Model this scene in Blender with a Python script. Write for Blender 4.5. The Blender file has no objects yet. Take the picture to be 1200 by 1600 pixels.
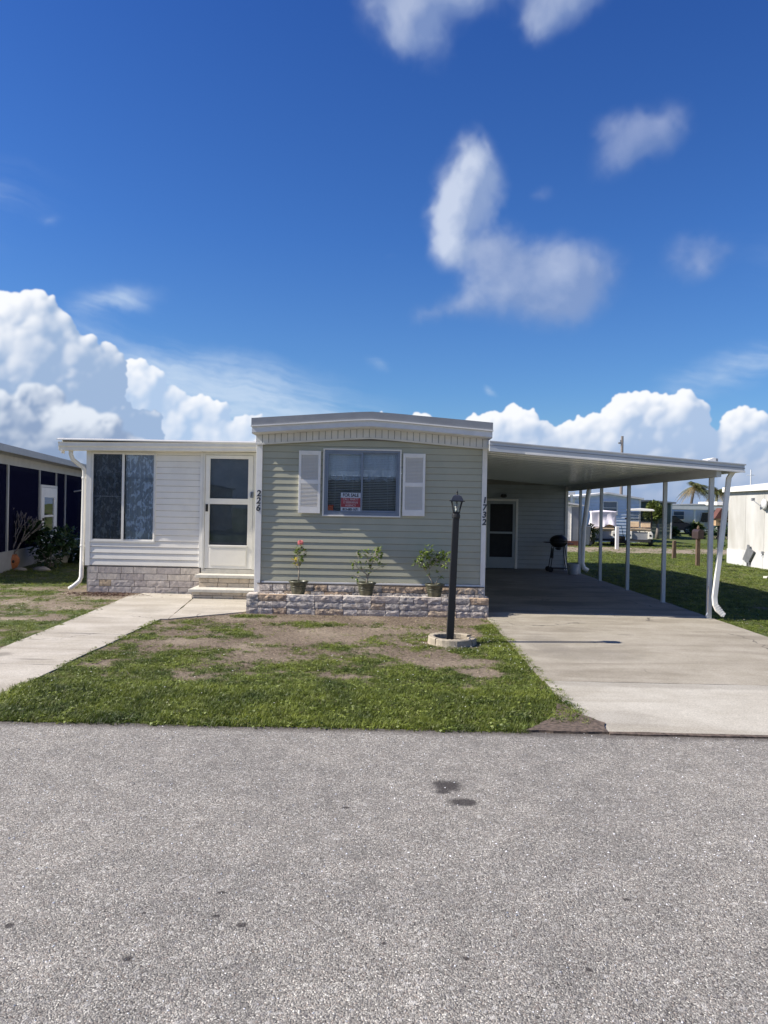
import bpy, bmesh, math, random
import numpy as np
from mathutils import Vector, Matrix, noise
R = math.radians
rnd = random.Random(7)
S = bpy.context.scene
COL = S.collection

# ------------------------------------------------------------------ camera
cam = bpy.data.cameras.new('camera'); cam_o = bpy.data.objects.new('camera', cam); COL.objects.link(cam_o)
cam.sensor_fit = 'VERTICAL'; cam.sensor_height = 36.0; cam.lens = 27.0
cam.clip_start = 0.05; cam.clip_end = 3000
cam_o.location = (0, 0, 1.6)
# level view along +Y, a hair left, with the phone held 1.1 degrees off level
view = Matrix.Rotation(R(0.43), 4, 'Z') @ Matrix.Rotation(R(90 - 0.25), 4, 'X') @ Matrix.Rotation(R(1.1), 4, 'Z')
cam_o.rotation_euler = view.to_euler()
S.camera = cam_o

# ------------------------------------------------------------------ sun
SUN = Vector((1.0, 0.112, -0.87)).normalized()          # the way the light travels
sl = bpy.data.lights.new('sun', 'SUN'); sl.energy = 5.0; sl.angle = R(0.53); sl.color = (1.0, 0.94, 0.855)
so = bpy.data.objects.new('sun', sl); COL.objects.link(so)
so.rotation_euler = SUN.to_track_quat('-Z', 'Y').to_euler(); so.location = (-30, -3, 30)

# ------------------------------------------------------------------ node helpers
class NT:
    """tiny expression builder on a node tree"""
    def __init__(s, tree): s.t = tree
    def node(s, kind, **kw):
        n = s.t.nodes.new(kind)
        for k, v in kw.items(): setattr(n, k, v)
        return n
    def put(s, sock, v):
        if isinstance(v, (int, float)): sock.default_value = v
        elif isinstance(v, (tuple, list)):
            sock.default_value = tuple(v) if len(v) == len(sock.default_value) else tuple(v) + (1.0,)
        else: s.t.links.new(v, sock)
    def m(s, op, a, b=None, c=None, clamp=False):
        n = s.node('ShaderNodeMath', operation=op, use_clamp=clamp)
        s.put(n.inputs[0], a)
        if b is not None: s.put(n.inputs[1], b)
        if c is not None: s.put(n.inputs[2], c)
        return n.outputs[0]
    def add(s, a, b): return s.m('ADD', a, b)
    def sub(s, a, b): return s.m('SUBTRACT', a, b)
    def mul(s, a, b): return s.m('MULTIPLY', a, b)
    def mad(s, a, b, c): return s.m('MULTIPLY_ADD', a, b, c)
    def step(s, x, lo, hi, smooth=True, a=0.0, b=1.0):
        n = s.node('ShaderNodeMapRange', interpolation_type='SMOOTHSTEP' if smooth else 'LINEAR')
        s.put(n.inputs[0], x); s.put(n.inputs[1], lo); s.put(n.inputs[2], hi); s.put(n.inputs[3], a); s.put(n.inputs[4], b)
        return n.outputs[0]
    def mix(s, f, a, b, blend='MIX'):
        n = s.node('ShaderNodeMix', data_type='RGBA', blend_type=blend)
        s.put(n.inputs[0], f); s.put(n.inputs[6], a); s.put(n.inputs[7], b)
        return n.outputs[2]
    def vec(s, x, y, z):
        n = s.node('ShaderNodeCombineXYZ'); s.put(n.inputs[0], x); s.put(n.inputs[1], y); s.put(n.inputs[2], z); return n.outputs[0]
    def noise(s, vec, scale, detail=3, rough=0.55, dist=0.0, out=0):
        n = s.node('ShaderNodeTexNoise')
        if vec is not None: s.put(n.inputs['Vector'], vec)
        s.put(n.inputs['Scale'], scale); n.inputs['Detail'].default_value = detail
        n.inputs['Roughness'].default_value = rough; n.inputs['Distortion'].default_value = dist
        return n.outputs[out]
    def vor(s, vec, scale, feature='F1', detail=0, rnd_=1.0, out='Distance', rough=0.5):
        n = s.node('ShaderNodeTexVoronoi', feature=feature)
        if vec is not None: s.put(n.inputs['Vector'], vec)
        s.put(n.inputs['Scale'], scale); n.inputs['Detail'].default_value = detail; n.inputs['Randomness'].default_value = rnd_
        n.inputs['Roughness'].default_value = rough
        return n.outputs[out]
    def ramp(s, f, stops, interp='LINEAR'):
        n = s.node('ShaderNodeValToRGB'); cr = n.color_ramp; cr.interpolation = interp
        while len(cr.elements) < len(stops): cr.elements.new(0.5)
        for e, (p, c) in zip(cr.elements, stops): e.position = p; e.color = tuple(c) + (1,)
        s.put(n.inputs[0], f); return n.outputs[0]

# ------------------------------------------------------------------ sky
W = bpy.data.worlds.new('World'); S.world = W; W.use_nodes = True
W.node_tree.nodes.clear()
w = NT(W.node_tree)
SKY_STRENGTH = 0.065
sky = w.node('ShaderNodeTexSky', sky_type='NISHITA'); sky.sun_disc = False
sky.sun_elevation = math.asin(-SUN.z); sky.sun_rotation = math.atan2(-SUN.x, -SUN.y) % (2 * math.pi)
sky.altitude = 0; sky.air_density = 1.0; sky.dust_density = 0.35; sky.ozone_density = 3.0
tc = w.node('ShaderNodeTexCoord')
D = tc.outputs['Generated']
sp = w.node('ShaderNodeSeparateXYZ'); w.put(sp.inputs[0], D)
dx, dy, dz = sp.outputs
az = w.m('ARCTAN2', dx, dy)
el = w.m('ARCSINE', dz)
# clear blue
grad = w.ramp(w.step(el, 0.0, 0.75, False), [(0.0, (0.80, 0.98, 1.15)), (0.2, (0.56, 0.88, 1.25)), (0.45, (0.40, 0.76, 1.32)), (1.0, (0.24, 0.56, 1.28))])
blue = w.mix(1.0, sky.outputs[0], grad, 'MULTIPLY')
def ae(u, v):      # bearing and height above the horizon (radians) of a cloud feature measured on the photograph
    a = (u - 600) * 0.99982 + (v - 794.8) * 0.0192; b = -(u - 600) * 0.0192 + (v - 794.8)
    A = math.atan((a - 9) / 1200); return A, math.atan(-b / 1200 * math.cos(A))
def make_clouds():
    """cloud cover over bearing -0.7..0.7 and height -0.05..0.85 rad: colour and cover arrays"""
    K = 1000; w_, h_ = int(1.4 * K), int(0.9 * K)
    rs = np.random.RandomState(5)
    X, Y = np.meshgrid(np.arange(w_, dtype=np.float32), np.arange(h_, dtype=np.float32))
    def px(u, v): A, E = ae(u, v); return (A + 0.7) * K, (E + 0.05) * K
    k = K / 1200.0
    def vnoise(cx, cy, x=X, y=Y):            # smooth value noise with cells of cx by cy pixels
        gx, gy = x / cx, y / cy
        nx, ny = int(gx.max()) + 3, int(gy.max()) + 3
        g = rs.rand(ny + 2, nx + 2).astype(np.float32)
        gx = np.clip(gx, 0, nx); gy = np.clip(gy, 0, ny)
        ix, iy = gx.astype(int), gy.astype(int); fx, fy = gx - ix, gy - iy
        fx = fx * fx * fx * (fx * (fx * 6 - 15) + 10); fy = fy * fy * fy * (fy * (fy * 6 - 15) + 10)
        a = g[iy, ix] * (1 - fx) + g[iy, ix + 1] * fx; b = g[iy + 1, ix] * (1 - fx) + g[iy + 1, ix + 1] * fx
        return a * (1 - fy) + b * fy
    def fbm(cx, cy=None, n=5, rough=0.55, x=X, y=Y):
        cy = cy or cx; t = 0; amp = 1; tot = 0
        for i in range(n):
            if min(cx, cy) < 1.2: break
            t = t + vnoise(cx, cy, x, y) * amp; tot += amp; amp *= rough; cx *= 0.5; cy *= 0.5
        return t / tot
    def blur(a, r):
        r = int(r)
        if r < 1: return a
        for _ in range(2):
            for ax in (0, 1):
                c = np.cumsum(np.pad(a, [(r + 1, r) if i == ax else (0, 0) for i in (0, 1)], mode='edge'), axis=ax, dtype=np.float64)
                n = a.shape[ax]
                a = ((np.take(c, range(2 * r + 1, 2 * r + 1 + n), ax) - np.take(c, range(0, n), ax)) / (2 * r + 1)).astype(np.float32)
        return a
    def ss(x, lo, hi): t = np.clip((x - lo) / (hi - lo), 0, 1); return t * t * (3 - 2 * t)
    def blobs(bs, x, y):
        t = np.zeros_like(x)
        for u, v, ru, rv, rot, amp in bs:
            cx, cy = px(u, v); c, s = math.cos(R(rot)), math.sin(R(rot)); dx, dy = x - cx, y - cy
            p = (dx * c + dy * s) / (ru * k); q = (-dx * s + dy * c) / (rv * k)
            t += amp * np.exp(-(p * p + q * q))
        return t
    def shift(a, dx, dy): return np.roll(np.roll(a, int(dx), 1), int(dy), 0)
    rgb = np.zeros((h_, w_, 3), np.float32); al = np.zeros((h_, w_), np.float32)
    def over(a, c):
        nonlocal rgb, al
        a = a[..., None]; na = a[..., 0] + al * (1 - a[..., 0])
        rgb = np.where(na[..., None] > 1e-4, (c * a + rgb * al[..., None] * (1 - a)) / np.maximum(na[..., None], 1e-4), c); al = na
    wx = (fbm(110) - .5) * 90 + (fbm(34, n=4) - .5) * 34; wy = (fbm(110) - .5) * 90 + (fbm(34, n=4) - .5) * 34
    # thin high cloud, combed out along one direction
    sx, sy = X + wx * .3, Y + X * 0.16 + wy * .25
    comb = fbm(190, 16, 6, .62, sx, sy); comb = comb * .6 + .4 * fbm(60, 26, 5, .6, sx, sy)
    th = blobs([(340, 590, 185, 46, -10, .62), (420, 640, 150, 40, -5, .5), (172, 468, 58, 17, 12, .5), (140, 500, 40, 40, 40, .22), (1150, 575, 110, 28, 15, .55), (585, 566, 22, 8, -30, .4), (768, 608, 14, 6, -30, .5), (612, 400, 16, 8, 0, .12), (70, 345, 14, 5, 20, .2),
               (-250, 300, 200, 60, 10, .5), (1500, 400, 200, 50, -10, .5)], X + wx * .3, Y + wy * .3)
    over(ss(th * (comb * 1.7 - .12), .03, .8) * .8, np.array([6.0, 7.3, 9.0], np.float32))
    # soft clouds adrift in mid sky
    qx, qy = X + wx * .22, Y + wy * .22
    f1 = fbm(70, n=7, rough=.6, x=X + wx * .6, y=Y + wy * .6); f2 = fbm(26, n=5, rough=.62, x=X + wx * .2, y=Y + wy * .2)
    def soft(bs, dens, edge, lo, litb, dark, bright, amax):
        s0 = blobs(bs, qx, qy); d = s0 * dens + (f1 - .5) * edge * np.minimum(s0 * 2.2, 1) + (f2 - .5) * edge * .45 * np.minimum(s0 * 2, 1)
        a = blur(ss(d, lo, lo + .85), 1) * amax
        sd = blur(d, 3); rel = sd - np.roll(np.roll(sd, 16, 1), -12, 0)
        L = np.clip(.18 + rel * 1.1 + (f2 - .5) * .5 + (f1 - .5) * .7 + blobs(litb, X, Y), 0, 1)[..., None]
        over(a, np.array(dark, np.float32) * (1 - L) + np.array(bright, np.float32) * L)
    DK, BR = (2.9, 3.8, 6.0), (7.2, 7.9, 9.2)
    soft([(845, 450, 84, 50, 5, .95), (905, 440, 56, 40, 0, .55), (800, 410, 60, 44, -30, .6), (760, 380, 46, 50, 0, .5), (690, 492, 54, 20, 12, .6), (735, 470, 30, 30, 0, .3), (900, 490, 50, 26, 0, .35)], .95, .75, .10, [(800, 440, 50, 34, 0, .08)], DK, (5.6, 6.3, 7.9), .66)
    soft([(722, 300, 42, 52, 0, .8), (700, 355, 38, 48, 0, .9), (745, 262, 24, 40, 12, .75), (765, 320, 34, 50, 0, .55), (715, 400, 30, 26, 0, .5)], .95, .95, .12, [(694, 345, 34, 66, 4, .42), (725, 290, 30, 30, 0, .25)], (3.2, 4.2, 6.5), BR, .80)
    soft([(1005, 215, 60, 34, 12, .8), (985, 245, 60, 24, 30, .5), (935, 200, 28, 22, 0, .4), (1098, 395, 46, 34, 0, .72), (1080, 425, 60, 22, 0, .3), (845, 300, 30, 14, 10, .35), (905, 350, 30, 20, 0, .12)], .9, .8, .12, [(1000, 205, 50, 24, 0, .06)], DK, (5.4, 6.1, 8.0), .46)
    soft([(650, 30, 44, 60, 30, .95), (610, 70, 40, 30, 0, .35), (600, 10, 60, 40, 0, .35), (700, 0, 60, 30, 0, .5), (880, 6, 74, 28, 12, .75), (840, 40, 40, 26, 0, .4), (765, -20, 110, 26, 0, .6), (-300, 120, 120, 70, 10, .8), (1450, 150, 120, 70, 0, .8), (400, -300, 160, 60, 0, .7)], .95, .9, .14, [(645, 30, 40, 50, 30, .2)], (3.0, 4.0, 6.4), (6.3, 7.1, 8.7), .62)
    # heaped clouds: swarms of puffs rasterised as a depth map, then lit from the left
    def heap(seeds, levels, white, shade, base, soft=1.0, kids=13, contrast=1.0, wob=.0, basefade=(0.0, .09), tint=None):
        H = np.full((h_, w_), -1e3, np.float32)
        def splat(x, y, z, r):
            x0, x1, y0, y1 = int(max(x - r, 0)), int(min(x + r + 2, w_)), int(max(y - r, 0)), int(min(y + r + 2, h_))
            if x0 >= x1 or y0 >= y1: return
            dx = X[y0:y1, x0:x1] - x; dy = Y[y0:y1, x0:x1] - y
            q = r * r - dx * dx - dy * dy
            v = np.where(q > 0, z + np.sqrt(np.maximum(q, 0)), -1e3); H[y0:y1, x0:x1] = np.maximum(H[y0:y1, x0:x1], v)
        cur = []
        for u, v, r in seeds:
            x, y = px(u, v); cur.append((x, y, rs.uniform(-.3, .3) * r, r * k))
        for lv in range(levels + 1):
            nxt = []
            for x, y, z, r in cur:
                splat(x, y, z, r)
                if lv < levels and r > 2.6:
                    for _ in range(kids):
                        t = rs.uniform(0, 2 * math.pi); e = rs.uniform(-.1, 1.0); c = math.sqrt(max(0, 1 - e * e))
                        rr = r * rs.uniform(.30, .58); q = r * rs.uniform(.78, .98)
                        nxt.append((x + q * c * math.cos(t), y + q * c * math.sin(t), z + q * e, rr))
            cur = nxt
            if len(cur) > 26000: rs.shuffle(cur); cur = cur[:26000]
        xw = np.clip(X + (fbm(14, n=4) - .5) * 11 * (1 + wob), 0, w_ - 1).astype(int); yw = np.clip(Y + (fbm(14, n=4) - .5) * 11 * (1 + wob), 0, h_ - 1).astype(int)
        H = H[yw, xw]
        cover = (H > -500).astype(np.float32)
        a = blur(cover, soft); a = ss(a, .25, .95)
        zmin = H[H > -500].min(); Hs = np.where(H > -500, H, zmin)
        fine = blur(Hs, 1); mid = blur(Hs, 5); big = blur(Hs, 22)
        def lam(h, g):
            gy, gx = np.gradient(h); n = np.sqrt(gx * gx * g * g + gy * gy * g * g + 1)
            return (gx * g * 0.70 - gy * g * .62 + .28) / n
        sh = np.zeros_like(fine)
        for t in (3, 6, 11, 18, 28, 42, 60):
            o = shift(mid, t * .75, -t * .66) - (mid + t * .10)
            sh = np.maximum(sh, ss(o / (t * .55 + 4), .0, 1.0))
        cav = np.clip((fine - mid) / 5, -1, 1)
        L = .26 * lam(fine, .8) + .34 * lam(mid, .9) + .32 * lam(big, 1.0) + .16 * cav - .62 * blur(sh, 2)
        p0, p1 = np.percentile(L[H > -500][::7], (6, 97)); L = ((L - p0) / (p1 - p0) * 1.35 - .42) * contrast; L = L + (fbm(90, n=3) - .5) * .7
        rim = np.clip(1 - blur(cover, 14), 0, 1); L = L * .85 + .5 * rim * ss(L, -.1, .5)
        if tint: L = L + blobs(tint, X, Y)
        L = np.clip(L + (fbm(20, n=4) - .5) * .12, 0, 1); L = L ** 1.15
        L = blur(L, 1)[..., None]
        c = np.array(shade, np.float32) * (1 - L) + np.array(white, np.float32) * L
        bf = (1 - ss((Y / K - .05), basefade[0], basefade[1]))[..., None] * .75
        c = c * (1 - bf) + np.array(base, np.float32) * bf
        over(a, c)
    def along(pts, r0, r1, fill=0, step=.55):
        """puff seeds that follow a skyline and fill the mass below it"""
        out = []
        for (u0, v0), (u1, v1) in zip(pts, pts[1:]):
            n = max(1, int(math.hypot(u1 - u0, v1 - v0) / (r0 * 1.0 * step * 2)))
            for i in range(n):
                f = (i + rs.rand()) / n; r = rs.uniform(r0, r1); l_ = math.hypot(u1 - u0, v1 - v0); q = r * 1.3
                u = u0 + (u1 - u0) * f - (v1 - v0) / l_ * q; v = v0 + (v1 - v0) * f + (u1 - u0) / l_ * q
                out.append((u, v, r))
                vv = v + r
                while vv < 800 and fill:
                    R_ = rs.uniform(r1, r1 * 2.0); out.append((u + rs.uniform(-1, 1) * r * .5, vv + R_ * .35, R_)); vv += R_ * .8
        return out
    WH = (9.7, 9.9, 10.3)
    heap(along([(120, 660), (150, 604), (176, 574), (210, 562), (234, 584), (256, 612), (284, 616), (300, 638), (320, 620), (336, 646), (354, 670), (384, 662), (402, 658), (425, 678), (520, 710)], 7, 16, 1),
         3, WH, (4.5, 6.0, 8.3), (4.9, 6.4, 8.5), tint=[(205, 585, 40, 30, 0, .22), (330, 630, 14, 22, 0, .2), (270, 690, 80, 40, 0, -.22)])
    heap(along([(-340, 660), (-250, 600), (-120, 520), (-60, 500), (-10, 494), (12, 482), (34, 466), (58, 466), (80, 482), (94, 512), (118, 526), (138, 540), (154, 564), (168, 600), (184, 626), (204, 650), (216, 682), (224, 716)], 9, 22, 1),
         3, WH, (3.5, 4.8, 7.0), (3.2, 4.3, 6.2), contrast=1.05, tint=[(60, 490, 60, 40, 0, .18), (5, 560, 40, 50, 0, .12), (150, 620, 70, 60, 0, -.34), (60, 600, 50, 30, 0, -.12), (225, 680, 40, 40, 0, -.3)])
    heap([(48, 618, 13), (76, 620, 14), (60, 640, 8)] + along([(-340, 620), (-60, 600), (0, 622), (30, 640), (60, 650), (105, 640), (150, 646), (188, 654), (214, 676), (232, 712)], 12, 22, 1),
         3, (7.9, 8.5, 9.4), (2.9, 3.9, 5.8), (2.4, 3.2, 4.8), soft=3, wob=1.4, basefade=(.0, .115), tint=[(110, 655, 140, 20, -6, .25), (60, 712, 130, 30, 0, -.4)])
    heap(along([(535, 654), (552, 644), (572, 650), (600, 648)], 4, 7, 1) + along([(634, 656), (664, 646), (690, 656), (715, 660)], 4, 8, 1) + along([(735, 668), (750, 654), (768, 642), (800, 646), (820, 638), (838, 656), (866, 666), (900, 656), (940, 644), (956, 624), (982, 614), (1026, 620), (1066, 616), (1084, 632), (1092, 660), (1098, 700)], 6, 14, 1)
         + [(1098, 676, 8), (1108, 690, 10)] + along([(1130, 710), (1140, 660), (1152, 638), (1172, 650), (1190, 664), (1220, 670), (1290, 640), (1500, 660)], 8, 13, 1) + along([(405, 676), (470, 690), (535, 690), (640, 690), (735, 690)], 6, 9, 1),
         3, WH, (4.3, 5.6, 7.8), (2.5, 3.5, 5.6), contrast=1.1, basefade=(0.0, .105), tint=[(790, 645, 60, 18, 0, .15), (1010, 618, 70, 16, 0, .15), (1060, 690, 110, 40, 0, -.3), (900, 690, 120, 30, 0, -.2)])
    return rgb, al, w_, h_
def cloud_image(name, arr):
    h_, w_ = arr.shape[:2]
    im = bpy.data.images.new(name, w_, h_, alpha=False, float_buffer=True); im.colorspace_settings.name = 'Non-Color'
    a = np.ones((h_, w_, 4), np.float32); a[..., :3] = arr; im.pixels.foreach_set(a.ravel()); im.update(); im.pack(); return im
c_rgb, c_al, cw_, ch_ = make_clouds()
uvn = w.vec(w.m('ADD', w.mul(az, 1 / 1.4), 0.5), w.m('MULTIPLY', w.add(el, 0.05), 1 / 0.9), 0.0)
def cl(name, arr):
    n = w.node('ShaderNodeTexImage', image=cloud_image(name, arr), extension='MIRROR', interpolation='Linear'); w.put(n.inputs[0], uvn); return n.outputs[0]
col = w.mix(w.mul(cl('cloud_cover', np.repeat(c_al[..., None], 3, 2)), w.step(el, 0.84, 0.7)), blue, cl('cloud_colour', c_rgb))
# below the horizon the sky goes on as the haze colour
col = w.mix(w.step(el, -0.02, 0.0), (3.2, 3.9, 5.0), col)
bg = w.node('ShaderNodeBackground'); w.put(bg.inputs[0], col); bg.inputs[1].default_value = SKY_STRENGTH
ow = w.node('ShaderNodeOutputWorld'); w.t.links.new(bg.outputs[0], ow.inputs[0])
W.cycles.sampling_method = 'MANUAL'; W.cycles.sample_map_resolution = 512

S.view_settings.view_transform = 'Standard'; S.view_settings.look = 'None'
S.view_settings.exposure = 0.62; S.view_settings.gamma = 1.0; S.view_settings.use_curve_mapping = False
#@@REST
# ------------------------------------------------------------------ materials
MATS = {}
def material(name, color, rough=0.6, var=0.12, scale=6.0, color2=None, bump=0.0, bscale=60.0, metal=0.0, spec=0.5, dirt=None, dirt_scale=1.6, dirt_amt=0.5, rand=0.0, trans=0.0, stretch=None, world=False):
    """a surface with uneven tone, fine relief and optional grime"""
    if name in MATS: return MATS[name]
    m = bpy.data.materials.new(name); m.use_nodes = True; t = m.node_tree; t.nodes.clear(); n = NT(t)
    tc = n.node('ShaderNodeTexCoord'); P = tc.outputs['Object']
    if world: P = n.node('ShaderNodeNewGeometry').outputs['Position']
    if stretch:
        mp = n.node('ShaderNodeMapping'); n.put(mp.inputs[0], P); mp.inputs['Scale'].default_value = stretch; P = mp.outputs[0]
    c = tuple(color)
    lo = tuple(x * (1 - var) for x in c); hi = tuple(min(1, x * (1 + var)) for x in (color2 or c))
    f = n.noise(P, scale, 5, 0.6)
    cc = n.mix(n.step(f, 0.3, 0.7), lo, hi)
    if dirt:
        f2 = n.noise(P, dirt_scale, 6, 0.65, 0.4)
        cc = n.mix(n.mul(n.step(f2, 0.48, 0.74), dirt_amt), cc, dirt)
    if rand:
        oi = n.node('ShaderNodeObjectInfo')
        hs = n.node('ShaderNodeHueSaturation'); n.put(hs.inputs['Color'], cc); n.put(hs.inputs['Value'], n.mad(oi.outputs['Random'], rand, 1 - rand / 2)); cc = hs.outputs[0]
    b = n.node('ShaderNodeBsdfPrincipled'); n.put(b.inputs['Base Color'], cc)
    b.inputs['Roughness'].default_value = rough; b.inputs['Metallic'].default_value = metal; b.inputs['Specular IOR Level'].default_value = spec
    if bump:
        bp = n.node('ShaderNodeBump'); bp.inputs['Strength'].default_value = min(1, bump); bp.inputs['Distance'].default_value = 0.004 * max(1, bump)
        n.put(bp.inputs['Height'], n.noise(P, bscale, 4, 0.6)); n.put(b.inputs['Normal'], bp.outputs[0])
    o = n.node('ShaderNodeOutputMaterial'); sh = b.outputs[0]
    if trans:
        tr = n.node('ShaderNodeBsdfTranslucent'); n.put(tr.inputs[0], cc)
        mx = n.node('ShaderNodeMixShader'); mx.inputs[0].default_value = trans; t.links.new(sh, mx.inputs[1]); t.links.new(tr.outputs[0], mx.inputs[2]); sh = mx.outputs[0]
    t.links.new(sh, o.inputs[0]); MATS[name] = m; return m
def glass_mat(name, tint=(0.55, 0.62, 0.66), refl=1.45, rough=0.0, wav=0.0):
    m = bpy.data.materials.new(name); m.use_nodes = True; t = m.node_tree; t.nodes.clear(); n = NT(t)
    fr = n.node('ShaderNodeFresnel'); fr.inputs[0].default_value = refl
    g = n.node('ShaderNodeBsdfGlossy'); g.inputs['Roughness'].default_value = rough; g.inputs['Color'].default_value = (0.9, 0.94, 1, 1)
    if wav:
        bp = n.node('ShaderNodeBump'); bp.inputs['Strength'].default_value = wav; bp.inputs['Distance'].default_value = 0.01
        n.put(bp.inputs['Height'], n.noise(n.node('ShaderNodeTexCoord').outputs['Object'], 2.0, 1)); n.put(g.inputs['Normal'], bp.outputs[0])
    tr = n.node('ShaderNodeBsdfTransparent'); tr.inputs[0].default_value = tuple(tint) + (1,)
    mx = n.node('ShaderNodeMixShader'); o = n.node('ShaderNodeOutputMaterial')
    t.links.new(fr.outputs[0], mx.inputs[0]); t.links.new(tr.outputs[0], mx.inputs[1]); t.links.new(g.outputs[0], mx.inputs[2]); t.links.new(mx.outputs[0], o.inputs[0])
    MATS[name] = m; return m
def split_stone_mat(name, tones, bump=1.0, rand_var=True):
    m = bpy.data.materials.new(name); m.use_nodes = True; t = m.node_tree; t.nodes.clear(); n = NT(t)
    oi = n.node('ShaderNodeObjectInfo'); P = n.node('ShaderNodeTexCoord').outputs['Object']
    base = n.mix(1.0, n.ramp(oi.outputs['Random'], tones, 'CONSTANT'), (1.48, 1.43, 1.34), 'MULTIPLY')
    off = n.node('ShaderNodeVectorMath', operation='ADD'); n.put(off.inputs[0], P); n.put(off.inputs[1], n.vec(n.mul(oi.outputs['Random'], 37), n.mul(oi.outputs['Random'], 91), 0.0))
    f = n.noise(off.outputs[0], 18, 6, 0.65, 0.5)
    c = n.mix(n.step(f, 0.35, 0.65), n.mix(1.0, base, (0.62, 0.60, 0.60) if bump > .6 else (0.88, 0.87, 0.85), 'MULTIPLY'), n.mix(1.0, base, (1.25, 1.2, 1.12) if bump > .6 else (1.10, 1.08, 1.04), 'MULTIPLY'))
    c = n.mix(n.mul(n.step(n.noise(off.outputs[0], 5, 3), 0.5, 0.7), 0.4 if bump > .6 else .12), c, (0.27, 0.19, 0.13))
    b = n.node('ShaderNodeBsdfPrincipled'); n.put(b.inputs['Base Color'], c); b.inputs['Roughness'].default_value = 0.9
    bp = n.node('ShaderNodeBump'); bp.inputs['Strength'].default_value = bump; bp.inputs['Distance'].default_value = 0.008
    n.put(bp.inputs['Height'], n.noise(off.outputs[0], 40, 5, 0.7)); n.put(b.inputs['Normal'], bp.outputs[0])
    o = n.node('ShaderNodeOutputMaterial'); t.links.new(b.outputs[0], o.inputs[0]); MATS[name] = m; return m

white_vinyl = material('white_vinyl', (0.83, 0.79, 0.705), 0.45, 0.04, 3, dirt=(0.60, 0.59, 0.56), dirt_amt=0.25)
white_trim = material('white_trim', (0.82, 0.79, 0.72), 0.4, 0.05, 4, dirt=(0.6, 0.58, 0.54), dirt_amt=0.3)
cream_trim = material('cream_trim', (0.70, 0.68, 0.62), 0.5, 0.06, 4, dirt=(0.5, 0.46, 0.38), dirt_amt=0.3)
green_vinyl = material('sage_vinyl', (0.425, 0.415, 0.305), 0.55, 0.05, 2.2, rand=0.05, dirt=(0.34, 0.345, 0.26), dirt_amt=0.3)
fascia_grey = material('aged_aluminium', (0.27, 0.275, 0.28), 0.42, 0.07, 3, metal=0.15, dirt=(0.40, 0.38, 0.36), dirt_amt=0.35)
valance_white = material('valance_white', (0.68, 0.68, 0.665), 0.5, 0.06, 5, dirt=(0.48, 0.46, 0.42), dirt_amt=0.35)
carport_white = material('carport_white', (0.56, 0.57, 0.56), 0.33, 0.05, 2, metal=0.1, dirt=(0.5, 0.5, 0.48), dirt_amt=0.3)
pan_white = material('roof_pan_enamel', (0.74, 0.78, 0.79), 0.14, 0.03, 3, metal=0.40, spec=0.8)
shaded_vinyl = material('shaded_vinyl', (0.35, 0.38, 0.39), 0.55, 0.06, 3)  # white vinyl of the carport store, with shade mixed into its colour
window_alu = material('window_aluminium', (0.22, 0.25, 0.30), 0.4, 0.06, 6, metal=0.5)
dark_inside = material('dark_interior', (0.05, 0.05, 0.055), 0.9, 0.2, 3)
wall_inside = material('room_paint', (0.28, 0.27, 0.25), 0.9, 0.1, 3)
blind_mat = material('blind_white', (0.80, 0.82, 0.84), 0.5, 0.05, 4)
def curtain_mat(name, color, amount):
    m = bpy.data.materials.new(name); m.use_nodes = True; t = m.node_tree; t.nodes.clear(); n = NT(t)
    P = n.node('ShaderNodeTexCoord').outputs['Object']
    f = n.vor(P, 7.5, 'F1', 1, 0.9); g = n.noise(P, 30, 3, 0.6)
    pv = n.node('ShaderNodeMapping'); n.put(pv.inputs[0], P); pv.inputs['Scale'].default_value = (1.0, 0.0, .55)
    h = n.noise(pv.outputs[0], 15, 3, .6, .8)
    lace = n.step(n.add(h, n.mul(n.sub(f, .4), -.08)), 0.47, 0.56, True, amount * .5, amount)
    d = n.node('ShaderNodeBsdfDiffuse'); n.put(d.inputs[0], color); tr = n.node('ShaderNodeBsdfTransparent')
    mx = n.node('ShaderNodeMixShader'); n.put(mx.inputs[0], lace); o = n.node('ShaderNodeOutputMaterial')
    t.links.new(tr.outputs[0], mx.inputs[1]); t.links.new(d.outputs[0], mx.inputs[2]); t.links.new(mx.outputs[0], o.inputs[0]); MATS[name] = m; return m
lace_mat = curtain_mat('lace_net', (0.92, 0.94, 0.96, 1), 0.95)
lace_thin = curtain_mat('lace_net_thin', (0.80, 0.83, 0.86, 1), 0.8)
glass = glass_mat('window_glass', (0.88, 0.92, 0.95), 1.42, 0.0, 0.10)
glass_clear = glass_mat('lantern_glass', (0.86, 0.88, 0.88), 1.5)
def screen_mat(name, dens, color=(0.012, 0.013, 0.018)):
    m = bpy.data.materials.new(name); m.use_nodes = True; t = m.node_tree; t.nodes.clear(); n = NT(t)
    d = n.node('ShaderNodeBsdfDiffuse'); d.inputs['Color'].default_value = color + (1,)
    tr = n.node('ShaderNodeBsdfTransparent'); mx = n.node('ShaderNodeMixShader'); mx.inputs[0].default_value = dens; o = n.node('ShaderNodeOutputMaterial')
    t.links.new(tr.outputs[0], mx.inputs[1]); t.links.new(d.outputs[0], mx.inputs[2]); t.links.new(mx.outputs[0], o.inputs[0]); MATS[name] = m; return m
screen = screen_mat('insect_screen', 0.82)
screen_thin = screen_mat('insect_screen_thin', 0.24, (0.02, 0.022, 0.025))
black_metal = material('black_painted_metal', (0.011, 0.011, 0.012), 0.5, 0.2, 8, bump=0.4, bscale=120)
black_matte = material('black_matte', (0.02, 0.02, 0.022), 0.75, 0.2, 8)
rubber = material('rubber', (0.025, 0.025, 0.027), 0.85, 0.2, 12)
digit_mat = material('digit_black', (0.03, 0.035, 0.05), 0.45, 0.1, 10)
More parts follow.
